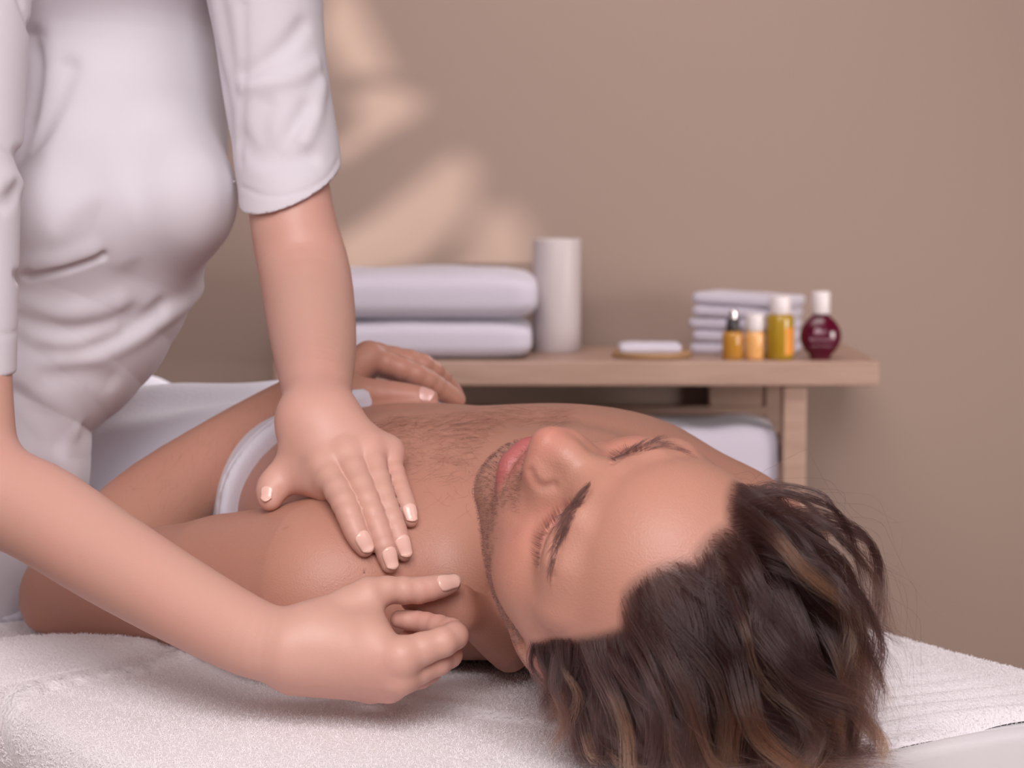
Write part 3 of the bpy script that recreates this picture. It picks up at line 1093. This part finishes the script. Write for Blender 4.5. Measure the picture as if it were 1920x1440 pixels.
# skirt at the hem so that the towel has thickness
aa2 = np.concatenate([np.arange(-.47, -.20, .006), np.arange(-.2, 1.5, .04)])
a2, n2 = np.meshgrid(aa2, np.concatenate([np.arange(E_FAR - .22, E_NEAR + .2, .008)]), indexing='ij')
nx2, fz2 = drop(n2, E_FAR + .004, E_NEAR - .004, .026)
ax2, fz3 = drop(a2, -.43, 9, .02)
z2 = TABLE_Z - .0095 + fz2 + fz3 + np.where(a2 < -.3, .0012 * noise2(a2 * 9, n2 * 6, 8), 0)
dd = np.abs(a2 + .318 + .006 * np.sin(n2 * 19 + .6))
z2 += .0042 * np.exp(-(dd / .007) ** 2) * (a2 < -.25)
q = np.array([.04, 1.71, 0]) + ax2[..., None] * AX + nx2[..., None] * NR
sheet = grid_mesh('sheet', q[..., 0], q[..., 1], z2, M_SHEET)
tag(sheet, 'smooth white sheet on the massage table, showing below the towel hem', 'sheet')
# ------------------------------------------------------------------ blanket over his legs
bl = Body()
bl.add(ELL(Bd(.54, 0, .062), (.20, .166, .084), RBD))
bl.add(lambda p: TORSO(p) - .010, .02)
for s in (1, -1):
    bl.add(RC(Bd(.60, s * .085, .062), Bd(1.05, s * .09, .050), .074, .055), .05)
    bl.add(RC(Bd(1.05, s * .09, .050), Bd(1.5, s * .12, .036), .055, .038), .05)
def SLAB(p):
    q = (p - A3([.04, 1.71, TABLE_Z]))
    a = q @ A3(AX); n = q @ A3(NR); z = q[:, 2]
    dx = np.maximum(np.abs(a - .95) - .62, 0); dy = np.maximum(np.abs(n - .0625) - .30, 0); dz = np.abs(z - .004) - .006
    return np.sqrt(dx * dx + dy * dy + np.maximum(dz, 0) ** 2) - .004 + np.minimum(dz, 0)
bl.add(SLAB, .06)
c0 = Bd(.250, .135, .117); c1 = Bd(.338, -.11, .155)
hx = unit(c1 - c0); hn = -np.cross(hx, [0, 0, 1.]); hn = hn if hn @ AX < 0 else -hn
HEMP = half(c0, hn)
bl.ops.append(('s', lambda p: -HEMP(p), .006, 0))
RIM = lambda p: np.sqrt(np.maximum(np.abs(HEMP(p) + .008) - .006, 0) ** 2)
bl.disp(lambda p: -.004 * np.exp(-((HEMP(p) + .006) / .005) ** 2) - .004 * np.exp(-((HEMP(p) + .019) / .005) ** 2), lambda p: np.abs(HEMP(p) + .012) - .03)
bl.disp(lambda p: .004 * np.sin((p @ A3(AX)) * 38 + 3 * np.sin((p @ A3(NR)) * 12)) * np.clip(-(HEMP(p)) / .1, 0, 1), lambda p: np.zeros(len(p)))
V, Nn, F4, Fn = mesh_sdf(bl, Bd(.8, 0, 0) - [.9, 1.0, .02], Bd(.8, 0, 0) + [.9, 1.0, .22], .005)
blanket = link('blanket', mesh_from('blanket', V, Nn, F4, Fn, M_BLANKET))
tag(blanket, 'white blanket draped over the lying man from the waist down', 'blanket')
print('blanket', len(V), time.time() - T0)


def near(c, r): return lambda x: ((x - c) ** 2).sum(1) < r * r


# ------------------------------------------------------------------ the man
V, Nn, F4, Fn = mesh_sdf(man, (-.95, 1.15, .70), (.5, 3.2, 1.05), .003,
                         refine=[lambda c: near(HT, .17)(c) | near(P(760, 700, 2.03), .11)(c) | near(P(880, 1150, 1.58), .08)(c), near(HT + HR @ np.array([0, .07, 0]), .088)])
q = (V - HT) @ HR
qa = np.column_stack([np.abs(q[:, 0]), q[:, 1:]])
inhead = (np.abs(q) < .16).all(1)
ld = LIPS(qa.astype(np.float32))
lips = np.clip((.0016 - ld) / .0016, 0, 1) * (inhead & (q[:, 1] > .07))


def hairline(q):
    """>0 on the hairy part of the scalp (metres inside the hairline), head coordinates"""
    x, y, z = np.abs(q[:, 0]), q[:, 1], q[:, 2]
    front = z - (.103 - .70 * np.maximum(x - .015, 0) + .55 * np.maximum(x - .050, 0)) + .0 * y     # forehead line
    temple = .040 - y + .25 * (z - .03)                                   # behind the temple
    side = np.maximum(np.minimum(front + .0, .1), np.minimum(temple, .03 - y + (z + .02) * .9))
    neck = z + .055 + .35 * (y + .09)
    return np.minimum(side, np.where(y < .03, neck, 1))


hl = hairline(q)
scalp = .9 * np.clip(hl / .007, 0, 1) * (1 - (q[:, 2] < .002) * (q[:, 1] > -.030)) * (((q[:, 0] / .09) ** 2 + ((q[:, 1] + .005) / .11) ** 2 + ((q[:, 2] - .045) / .105) ** 2) < 1)
def beard_mask(q):
    x, y, z = np.abs(q[:, 0]), q[:, 1], q[:, 2]
    jaw = np.clip((-.030 - z - .25 * np.maximum(x - .03, 0) + .0 * y) / .012, 0, 1)
    jaw = np.maximum(jaw, np.clip((x - .040) / .01, 0, 1) * np.clip((-.012 - z + (.03 - y) * .30) / .012, 0, 1))
    mus = np.clip((.034 - x) / .006, 0, 1) * np.clip((-.012 - z) / .005, 0, 1) * (y > .06)
    return np.maximum(jaw, mus) * (y > -.005) * (z > -.105)
beard = beard_mask(q) * inhead * (1 - lips) * .42
flush = np.zeros(len(V))
for c_, r_, w_ in ((hd(0, 118, -4), .016, .8), (hd(42, 74, -4), .028, .55), (hd(31, 88, 13), .015, .7), (hd(14, 110, -6), .012, .5)):
    flush = np.maximum(flush, w_ * np.exp(-((qa - c_) ** 2).sum(1) / r_ ** 2) * inhead)
mole = np.zeros(len(V))
for u_, v_, r_ in ((535, 990, .0011), (683, 1073, .0008), (702, 1038, .0006)):
    mole = np.maximum(mole, np.clip(1.6 - np.linalg.norm(V - march(man, u_, v_), axis=1) / r_, 0, 1))
me = mesh_from('body', V, Nn, F4, Fn, M_MAN, dict(lips=lips, scalp=scalp, beard=beard, mole=mole, flush=flush))
man_o = link('person', me)
tag(man_o, 'bare-chested man lying on his back, eyes closed, hand on belly', 'person')
MV, MN = V, Nn
print('man', len(V), time.time() - T0)

# ------------------------------------------------------------------ the therapist
her_o = None
hA = P(650, 920, 1.62); hB = P(700, 1200, 1.5)
V, Nn, F4, Fn = mesh_sdf(her, (-.85, 1.25, .70), (.2, 2.25, 1.60), .0026, refine=[lambda c: near(hA, .095)(c) | near(hB, .095)(c)])
her_o = link('person', mesh_from('body', V, Nn, F4, Fn, M_HER))
tag(her_o, 'therapist in white short-sleeved tunic leaning over to massage the man', 'person')
print('her', len(V), time.time() - T0)
V, Nn, F4, Fn = mesh_sdf(tun, (-.95, 1.45, .64), (.2, 2.25, 1.45), .004, refine=[lambda c: c[:, 2] < 9])
link('tunic', mesh_from('tunic', V, Nn, F4, Fn, M_TUNIC), her_o)
tro = Body()
for k_ in (-.085, .085):
    hip_ = LEGTOP + k_ * AX
    knee = np.array([hip_[0] - .02, hip_[1] - .01, .46]); ank = np.array([hip_[0] - .04, hip_[1] - .03, .09])
    tro.add(RC(hip_, knee, .088, .062), .03); tro.add(RC(knee, ank, .062, .050), .02)
tro.sub(lambda p: p[:, 2] - .07, .004)
V, Nn, F4, Fn = mesh_sdf(tro, (-.95, 1.5, .03), (-.3, 2.2, .95), .010)
link('trousers', mesh_from('trousers', V, Nn, F4, Fn, M_TUNIC), her_o)
for k_ in (-.085, .085):
    sh_ = Body(); c_ = LEGTOP + k_ * AX + np.array([-.04, -.03, 0]); c_[2] = .036
    sh_.add(RC(c_ + .03 * NR, c_ - .14 * NR, .036, .034)); sh_.add(RC(c_, c_ + np.array([0, 0, .05]), .040, .036), .02)
    sh_.sub(lambda p: p[:, 2] - .003, .004)
    V, Nn, F4, Fn = mesh_sdf(sh_, c_ - [.3, .3, .05], c_ + [.3, .3, .12], .008)
    link('shoe', mesh_from('shoe', V, Nn, F4, Fn, M_CAPW), her_o)
print('tunic', len(V), time.time() - T0)


def nail(B, parent, tip, back, r, m, up, wf=.80, lf=1.75, ext=.35, name='fingernail'):
    """nail plate on the finger whose last joint runs back -> tip; up = direction the nail faces"""
    tip = np.asarray(tip); t_ = unit(tip - np.asarray(back))
    n_ = unit(up - (up @ t_) * t_); s_ = np.cross(t_, n_)
    nu, nv = 9, 9
    L = lf * r
    ax_, dr_, ex_, la_ = [], [], [], []
    for lay in (0, 1):
        for j in range(nv):
            v = j / (nv - 1)
            for i in range(nu):
                u = i / (nu - 1) * 2 - 1
                wl_ = wf * (1 - .10 * (1 - v)) * math.sqrt(max(0.05, 1 - (max(0, .28 - v) / .28) ** 2.2 * .9)) * (1 - .16 * (max(0, v - .8) / .2) ** 2)
                th = u * wl_ * 1.12
                along = (v - 1) * L + (ext + .45) * r - .40 * r * u * u * v ** 5
                ax_.append(tip + t_ * min(along, .15 * r)); dr_.append(math.cos(th) * n_ + math.sin(th) * s_)
                ex_.append(t_ * max(0, along - .15 * r)); la_.append(lay)
    ax_ = np.array(ax_); dr_ = np.array(dr_); la_ = np.array(la_)
    rr_ = np.full(len(ax_), r)
    for _ in range(5): rr_ = np.clip(rr_ - B.ev(ax_ + dr_ * rr_[:, None]), r * .5, r * 1.8)
    vs = ax_ + dr_ * (rr_ + .00045 - .0008 * la_)[:, None] + np.array(ex_)
    F = []
    def idx(l_, j, i): return l_ * nu * nv + j * nu + i
    for j in range(nv - 1):
        for i in range(nu - 1):
            F.append([idx(0, j, i), idx(0, j, i + 1), idx(0, j + 1, i + 1), idx(0, j + 1, i)])
            F.append([idx(1, j, i), idx(1, j + 1, i), idx(1, j + 1, i + 1), idx(1, j, i + 1)])
    for i in range(nu - 1):
        F.append([idx(0, 0, i + 1), idx(0, 0, i), idx(1, 0, i), idx(1, 0, i + 1)])
        F.append([idx(0, nv - 1, i), idx(0, nv - 1, i + 1), idx(1, nv - 1, i + 1), idx(1, nv - 1, i)])
    for j in range(nv - 1):
        F.append([idx(0, j, 0), idx(0, j + 1, 0), idx(1, j + 1, 0), idx(1, j, 0)])
        F.append([idx(0, j + 1, nu - 1), idx(0, j, nu - 1), idx(1, j, nu - 1), idx(1, j + 1, nu - 1)])
    me_ = mesh_from(name, vs, None, np.array(F), [], m)
    bmx = bmesh.new(); bmx.from_mesh(me_); bmesh.ops.recalc_face_normals(bmx, faces=bmx.faces); bmx.to_mesh(me_); bmx.free()
    return link(name, me_, parent)


toC = unit(CAM - P(700, 1000, 1.6))
for n_ in ('index', 'middle', 'ring', 'pinky'):
    j = JA[n_]
    nail(her, her_o, j[3][0], j[2][0], j[3][1], M_NAIL, toC * .8 + np.array([0.25, 0, .4]), lf=2.7)
nail(her, her_o, JA['thumb'][3][0], JA['thumb'][2][0], JA['thumb'][3][1], M_NAIL, toC + np.array([-.30, 0, -.1]), lf=1.5, wf=.45)
nail(her, her_o, JB['thumb'][3][0], JB['thumb'][2][0], .0062, M_NAIL, toC * 1.0 + np.array([.1, 0, .35]), lf=2.6)
nail(man, man_o, MTH[3], MTH[2], .0072, M_NAILM, toC + np.array([0, 0, .55]), lf=1.8, ext=.15)
# ------------------------------------------------------------------ hair
def hair_mat(name, dark, tip, rough=.28, spec=.35):
    m = mat(name, dark, .42)
    t = NT(m)
    hi = t.n('ShaderNodeHairInfo')
    r = t.n('ShaderNodeValToRGB')
    r.color_ramp.elements[0].position = .25; r.color_ramp.elements[1].position = 1.0
    r.color_ramp.elements[0].color = (*dark, 1); r.color_ramp.elements[1].color = (*tip, 1)
    mu = t.n('ShaderNodeMath', operation='MULTIPLY'); t.l(hi.outputs['Intercept'], mu.inputs[0])
    at = t.n('ShaderNodeAttribute', attribute_name='light'); t.l(at.outputs['Fac'], mu.inputs[1])
    t.l(mu.outputs[0], r.inputs['Fac'])
    h = t.n('ShaderNodeBsdfHairPrincipled')
    h.parametrization = 'COLOR'
    h.inputs['Roughness'].default_value = rough; h.inputs['Radial Roughness'].default_value = .45
    t.l(r.outputs[0], h.inputs['Color'])
    out = [n for n in t.nt.nodes if n.type == 'OUTPUT_MATERIAL'][0]
    t.l(h.outputs[0], out.inputs['Surface'])
    return m


M_HAIR = hair_mat('brown_hair', (.018, .0070, .0065), (.32, .125, .055), .30)
M_BROW = hair_mat('dark_hair', (.022, .010, .010), (.05, .025, .02), .35)
M_BODYH = hair_mat('body_hair', (.030, .015, .013), (.09, .045, .03), .35)
M_FUZZ = cloth('terry_loops', (.87, .825, .85), 300, .1, .0003)


def strands(name, pos, rad, m, parent, light=None):
    """pos (n, k, 3), rad (k,) or (n, k): hair curves"""
    n_, k_ = pos.shape[:2]
    hc_ = bpy.data.hair_curves.new(name)
    hc_.add_curves([k_] * n_)
    hc_.points.foreach_set('position', pos.astype(np.float32).ravel())
    rad = np.broadcast_to(rad, (n_, k_))
    hc_.points.foreach_set('radius', np.ascontiguousarray(rad, np.float32).ravel())
    a = hc_.attributes.new('light', 'FLOAT', 'CURVE')
    a.data.foreach_set('value', (np.ones(n_) if light is None else light).astype(np.float32))
    hc_.materials.append(m)
    return link(name, hc_, parent)


def toward(p, q):
    d = q - p
    return d / np.maximum(np.linalg.norm(d, axis=-1, keepdims=True), 1e-9)


def nrmz(v): return v / np.maximum(np.linalg.norm(v, axis=-1, keepdims=True), 1e-9)


Xh, Yh, Zh = HR[:, 0], HR[:, 1], HR[:, 2]
q = (MV - HT) @ HR
on_scalp = np.nonzero((scalp > .35) & (np.random.default_rng(5).random(len(MV)) < 1))[0]


def skull_d(p):
    return SKULL(A3((p - HT) @ HR * np.array([1, 1, 1])))


def skull_n(p):
    l_ = (p - HT) @ HR - np.array([0, -.005, .048])
    return nrmz((l_ / np.array([.074, .093, .080]) ** 2) @ HR.T)


def simulate(root, nor, length, lift, back, phase, amp, freq, curl, K=20, grav=.6):
    """grow strands: sweep over the skull, fall with gravity, wave"""
    n_ = len(root)
    pos = np.zeros((n_, K, 3)); pos[:, 0] = root
    d = nrmz(nor * 1.0 + back * .7)
    st = length / (K - 1)
    G = np.array([0, 0, -1.0])
    side = nrmz(np.cross(nor, back))
    for k in range(1, K):
        t_ = k / (K - 1)
        p = pos[:, k - 1]
        sn = skull_n(p)
        bk = nrmz(back - (np.einsum('ij,ij->i', back, sn))[:, None] * sn)
        want = bk * (1.0 - .55 * t_) + G * grav * (.25 + t_)
        want = nrmz(want)
        want = want + side * (amp * (.25 + t_) * np.cos(phase + freq * t_ * 6.28))[:, None]
        want = want + sn * (amp * .6 * t_ * np.sin(phase * 1.7 + freq * t_ * 6.28))[:, None]
        want = want + (Zh * 1.5 + np.array([0, 0, .55]))[None] * (curl * max(0, t_ - .5) ** 1.3 * 3.2)[:, None]
        d = nrmz(d * .55 + nrmz(want) * .45)
        p = p + d * st[:, None]
        sd = skull_d(p)
        lay = lift * min(1, .30 + 2.4 * t_) * (1 - .30 * t_)
        push = np.clip(lay - sd, 0, .012)
        p = p + sn * push[:, None]
        low = TABLE_Z + .006 + .012 * lift / .03
        p[:, 2] = np.where(p[:, 2] < low, p[:, 2] * .2 + low * .8, p[:, 2])
        pos[:, k] = p
    return pos


R5 = np.random.default_rng(11)
sc = on_scalp
sc = sc[~((q[sc, 2] < .002) & (q[sc, 1] > -.030))]
NG = 330
gi = R5.choice(sc, NG, replace=False)
def params(idx, r):
    n_ = len(idx)
    l_ = q[idx]
    hl_ = hairline(l_)
    top = np.clip((l_[:, 2] - .02) / .07, 0, 1) * np.clip((l_[:, 1] + .08) / .06, .25, 1)
    L = (.055 + .085 * top) * r.uniform(.8, 1.15, n_)
    lift = (.007 + .042 * r.random(n_) ** 1.15) * (.40 + .60 * top)
    back = nrmz(-Yh[None] * 1.0 + Zh[None] * (.55 * top[:, None] + .1 * r.normal(size=(n_, 1))) + Xh[None] * (.22 * r.normal(size=(n_, 1)) - .10))
    return L, lift, back, top
L, lift, back, top = params(gi, R5)
ph = 30 * q[gi, 0] + 22 * q[gi, 2] + R5.normal(size=NG) * .8
guide = simulate(MV[gi], MN[gi], L, lift, back, ph, R5.uniform(.6, 1.5, NG), R5.uniform(.8, 1.4, NG), np.where(R5.random(NG) < .55, R5.uniform(.4, 1.2, NG), 0) * np.clip(top * 1.3, 0, 1))
NS = 34000
ci = R5.choice(sc, NS, replace=True)
root = MV[ci] + R5.normal(size=(NS, 3)) * .0006
# nearest guide
best = np.empty(NS, int)
for s0 in range(0, NS, 3000):
    dd = ((root[s0:s0 + 3000, None] - MV[gi][None]) ** 2).sum(-1) * R5.uniform(.6, 1.4, (1, NG))
    best[s0:s0 + 3000] = dd.argmin(1)
K = guide.shape[1]
tt = np.linspace(0, 1, K)[None, :, None]
off = (root - MV[gi][best])[:, None]
clump = np.where(R5.random((NS, 1, 1)) < .7, R5.uniform(.72, .97, (NS, 1, 1)), R5.uniform(.1, .6, (NS, 1, 1)))
pos = guide[best] + off * (1 - clump * tt ** .8)
fr = R5.normal(size=(NS, 1, 3)) * .0024 + R5.normal(size=(NS, 1, 3)) * .0022 * np.sin(tt * 7 + R5.uniform(0, 6, (NS, 1, 1)))
pos = pos + fr * tt ** 1.2
lc = R5.uniform(.72, 1.0, (NS, 1, 1))
# trim the strand lengths a little so tips do not end together
src = np.clip(tt * lc * (K - 1), 0, K - 1)
i0 = np.minimum(src[..., 0].astype(int), K - 2); f0 = src - i0[..., None]
pos = np.take_along_axis(pos, i0[..., None].repeat(3, -1), 1) * (1 - f0) + np.take_along_axis(pos, (i0 + 1)[..., None].repeat(3, -1), 1) * f0
sd = skull_d(pos.reshape(-1, 3)).reshape(NS, K)
pos += skull_n(pos.reshape(-1, 3)).reshape(NS, K, 3) * np.clip(.002 - sd, 0, .02)[..., None]
pos[:, 1:, 2] = np.maximum(pos[:, 1:, 2], TABLE_Z + .004)
prof = .000075 * (1 - .75 * np.linspace(0, 1, K) ** 2)
gl = R5.random(NG) ** 1.6
light = np.clip(gl[best] * 1.15 + R5.normal(size=NS) * .12, 0, 1.3)
strands('hair', pos, prof, M_HAIR, man_o, light)
# loose hairs
NF = 260
fi = R5.choice(sc, NF)
L, lift, back, top = params(fi, R5)
fly = simulate(MV[fi], MN[fi], L * .9, lift * 1.25 + .004, nrmz(back + R5.normal(size=(NF, 3)) * .35), R5.uniform(0, 6.28, NF), R5.uniform(.4, 1.3, NF), R5.uniform(.5, 1.3, NF), R5.uniform(0, .8, NF), grav=.35)
strands('loose_hair', fly, .00005 * (1 - .6 * np.linspace(0, 1, K)), M_HAIR, man_o, R5.random(NF))

# ------------------------------------------------------------------ brows, lashes, beard, chest hair
def pix(Vv):
    D = Vv - CAM
    d = D @ FW
    return 960 + FPX * (D @ RT) / d, 720 - FPX * (D @ UP) / d, d


pu, pv, pd = pix(MV)
facing = np.einsum('ij,ij->i', MN, nrmz(CAM - MV))


def seg_px(px, n=6):
    return catmull(np.array(px, float), n)


def along(px, u, v):
    """distance (px), parameter and tangent index to a pixel polyline"""
    P_ = seg_px(px)
    D = (u[:, None] - P_[None, :, 0]) ** 2 + (v[:, None] - P_[None, :, 1]) ** 2
    i = D.argmin(1)
    return np.sqrt(D[np.arange(len(u)), i]), i / (len(P_) - 1), i, P_


def short_hairs(idx, dirs, length, curl, rad, K=5, lift=.35, jitter=.0006, r=R5):
    n_ = len(idx)
    root = MV[idx] + r.normal(size=(n_, 3)) * jitter
    nor = MN[idx]
    root = root - nor * (((root - MV[idx]) * nor).sum(1))[:, None]
    tan = nrmz(dirs - (dirs * nor).sum(1)[:, None] * nor)
    t_ = np.linspace(0, 1, K)[None, :, None]
    bi = nrmz(np.cross(nor, tan))
    L_ = length[:, None, None]
    return root[:, None] + L_ * (tan[:, None] * t_ + nor[:, None] * (lift * np.sin(t_ * 2.2) * .6) + bi[:, None] * curl[:, None, None] * t_ ** 2)


near_head = inhead & (facing > -.2)
def brow(px, wpx, n_, name, dirw, far=False):
    d_, t_, i_, P_ = along(px, pu, pv)
    wid = wpx * np.clip(np.minimum(t_ * 4 + .45, (1 - t_) * 1.6 + .12), 0, 1)
    c = np.nonzero(near_head & (d_ < wid) & (pd < 1.6))[0]
    if len(c) == 0: return
    c = R5.choice(c, n_)
    tang = np.gradient(P_, axis=0)[i_[c]]
    dv = tang[:, :1] * RT - tang[:, 1:2] * UP
    dv = nrmz(dv) + dirw * .35 + R5.normal(size=(n_, 3)) * .12
    pos = short_hairs(c, dv, R5.uniform(.006, .010, n_), R5.normal(size=n_) * .12, 0, lift=.25)
    strands(name, pos, .000052 * np.array([1, 1, .9, .6, .2]), M_BROW, man_o)


brow([(1106, 905), (1086, 938), (1064, 974), (1048, 1010), (1038, 1045), (1030, 1080)], 9.5, 1300, 'eyebrow', Zh * .3 + Yh * .2)
brow([(1150, 861), (1180, 848), (1212, 839), (1245, 835), (1272, 842), (1294, 856)], 7, 700, 'eyebrow', Yh * .5)


def lashes(px, n_, name, L0):
    pts = np.array([march(man, u, v, 0) for u, v in seg_px(px, 3)])
    t_ = np.sort(R5.random(n_)) * (len(pts) - 1)
    i = np.minimum(t_.astype(int), len(pts) - 2); f = (t_ - i)[:, None]
    root = pts[i] * (1 - f) + pts[i + 1] * f + R5.normal(size=(n_, 3)) * .0004
    w_ = t_ / (len(pts) - 1)
    cen = pts[len(pts) // 2]
    fan = nrmz(root - cen) * .35
    dirn = nrmz(-Zh * .75 + Yh * .75 + fan + R5.normal(size=(n_, 3)) * .13)
    tip = nrmz(-Zh * .2 + Yh * 1.0 + fan * 1.2)
    L_ = (L0 * (.55 + .45 * np.sin(np.pi * np.clip(w_ * .8 + .15, 0, 1))) * R5.uniform(.7, 1.1, n_))[:, None, None]
    s_ = np.linspace(0, 1, 6)[None, :, None]
    pos = root[:, None] + L_ * (dirn[:, None] * s_ + (tip - dirn)[:, None] * .5 * s_ ** 2)
    strands(name, pos, .000065 * np.array([1, 1, .9, .75, .5, .15]), M_BROW, man_o)


lashes(LASH_N, 190, 'eyelashes', .0095)
lashes(LASH_F, 80, 'eyelashes', .0085)
# stubble
bw = beard_mask(q) * inhead * (1 - lips) * (facing > -.3)
c = R5.choice(len(MV), 4200, p=bw / bw.sum())
dv = -Zh[None] + .25 * R5.normal(size=(len(c), 3)) - .3 * Yh
pos = short_hairs(c, dv, R5.uniform(.0018, .0036, len(c)), R5.normal(size=len(c)) * .2, 0, K=3, lift=.8)
strands('stubble', pos, np.array([.00005, .000045, .00002]), M_BROW, man_o)
# chest hair
def in_poly(px, u, v):
    px = np.array(px, float); inside = np.zeros(len(u), bool); j = len(px) - 1
    for i in range(len(px)):
        c_ = ((px[i, 1] > v) != (px[j, 1] > v)) & (u < (px[j, 0] - px[i, 0]) * (v - px[i, 1]) / (px[j, 1] - px[i, 1] + 1e-9) + px[i, 0])
        inside ^= c_; j = i
    return inside
body_v = (~inhead) & (facing > 0.02)
c1 = np.nonzero(body_v & in_poly([(670, 800), (760, 780), (830, 776), (960, 756), (1060, 768), (1060, 800), (930, 800), (895, 870), (885, 960), (820, 950), (760, 890), (690, 830)], pu, pv))[0]
wgt = np.exp(-np.abs(pv[c1] - (795 + .0 * pu[c1])) / 42)
wgt = wgt * np.clip(facing[c1], 0, .5)
c = R5.choice(c1, 1500, p=wgt / wgt.sum())
swirl = 1.5 * np.sin(pu[c] * .031 + pv[c] * .02) + .9 * np.sin(pv[c] * .06 + 1)
dv = -AX[None] * .6 + NR[None] * swirl[:, None] * .8 + R5.normal(size=(len(c), 3)) * .55
pos = short_hairs(c, dv, R5.uniform(.008, .018, len(c)), R5.normal(size=len(c)) * .6, 0, K=7, lift=.22)
strands('chest_hair', pos, .000040 * np.array([1, 1, 1, .9, .7, .5, .2]), M_BODYH, man_o)
# forearm down
c1 = np.nonzero(body_v & in_poly([(190, 930), (420, 790), (530, 740), (530, 830), (420, 930), (330, 980)], pu, pv))[0]
c = R5.choice(c1, 900)
dv = (WR - EL)[None] / .27 + NR[None] * .5 + R5.normal(size=(len(c), 3)) * .3
pos = short_hairs(c, dv, R5.uniform(.006, .013, len(c)), R5.normal(size=len(c)) * .3, 0, K=5, lift=.25)
strands('arm_hair', pos, .00003 * np.array([1, 1, .9, .6, .2]), M_BODYH, man_o, np.full(len(c), 1.2))

# ------------------------------------------------------------------ pile of the towel
NP = 130000
fa = R5.uniform(-.292, .40, NP); fn_ = R5.uniform(E_FAR - .03, E_NEAR + .06, NP)
hemf = .010 * np.sin(fn_ * 17) + .005 * np.sin(fn_ * 41 + 1)
fa2 = fa + hemf * np.clip((.0 - fa) / .3, 0, 1)
fx, fz = drop(fn_, E_FAR, E_NEAR, .028)
ed = np.clip((fa + .290) / .012, 0, 1)
zz = TABLE_Z + towel_height(fa2, fn_) + fz - .009 * (1 - np.sqrt(1 - (1 - ed) ** 2))
bd_, bs_ = poly_d(fa2, fn_, [(-60, 1400), (10, 1332), (70, 1305), (150, 1287), (300, 1268), (430, 1262), (540, 1286), (700, 1312)])
keep_ = ~((bs_ > 0) & (bd_ < .019))
fa2, fn_, fx, zz, ed = fa2[keep_], fn_[keep_], fx[keep_], zz[keep_], ed[keep_]
NP = len(fa2)
root = np.array([.04, 1.71, 0]) + fa2[:, None] * AX + fx[:, None] * NR
root[:, 2] = zz
up_ = np.column_stack([R5.normal(size=NP) * .6, R5.normal(size=NP) * .6, np.ones(NP)])
up_ += NR[None] * (np.clip((fn_ - E_NEAR) / .03, 0, 1.5) - np.clip((E_FAR - fn_) / .03, 0, 1))[:, None]
up_ -= AX[None] * (1.2 * (1 - ed))[:, None]
up_ = nrmz(up_)
b_ = nrmz(R5.normal(size=(NP, 3)))
s_ = np.linspace(0, 1, 4)[None, :, None]
pos = root[:, None] + R5.uniform(.0009, .0019, NP)[:, None, None] * (up_[:, None] * np.sin(s_ * 1.7) + b_[:, None] * .6 * s_ ** 2) - .0004
pile = strands('pile', pos, .00017 * np.array([1, 1, 1, .7]), M_FUZZ, towel)
pile['kind'] = 'stuff'
print('end', time.time() - T0)
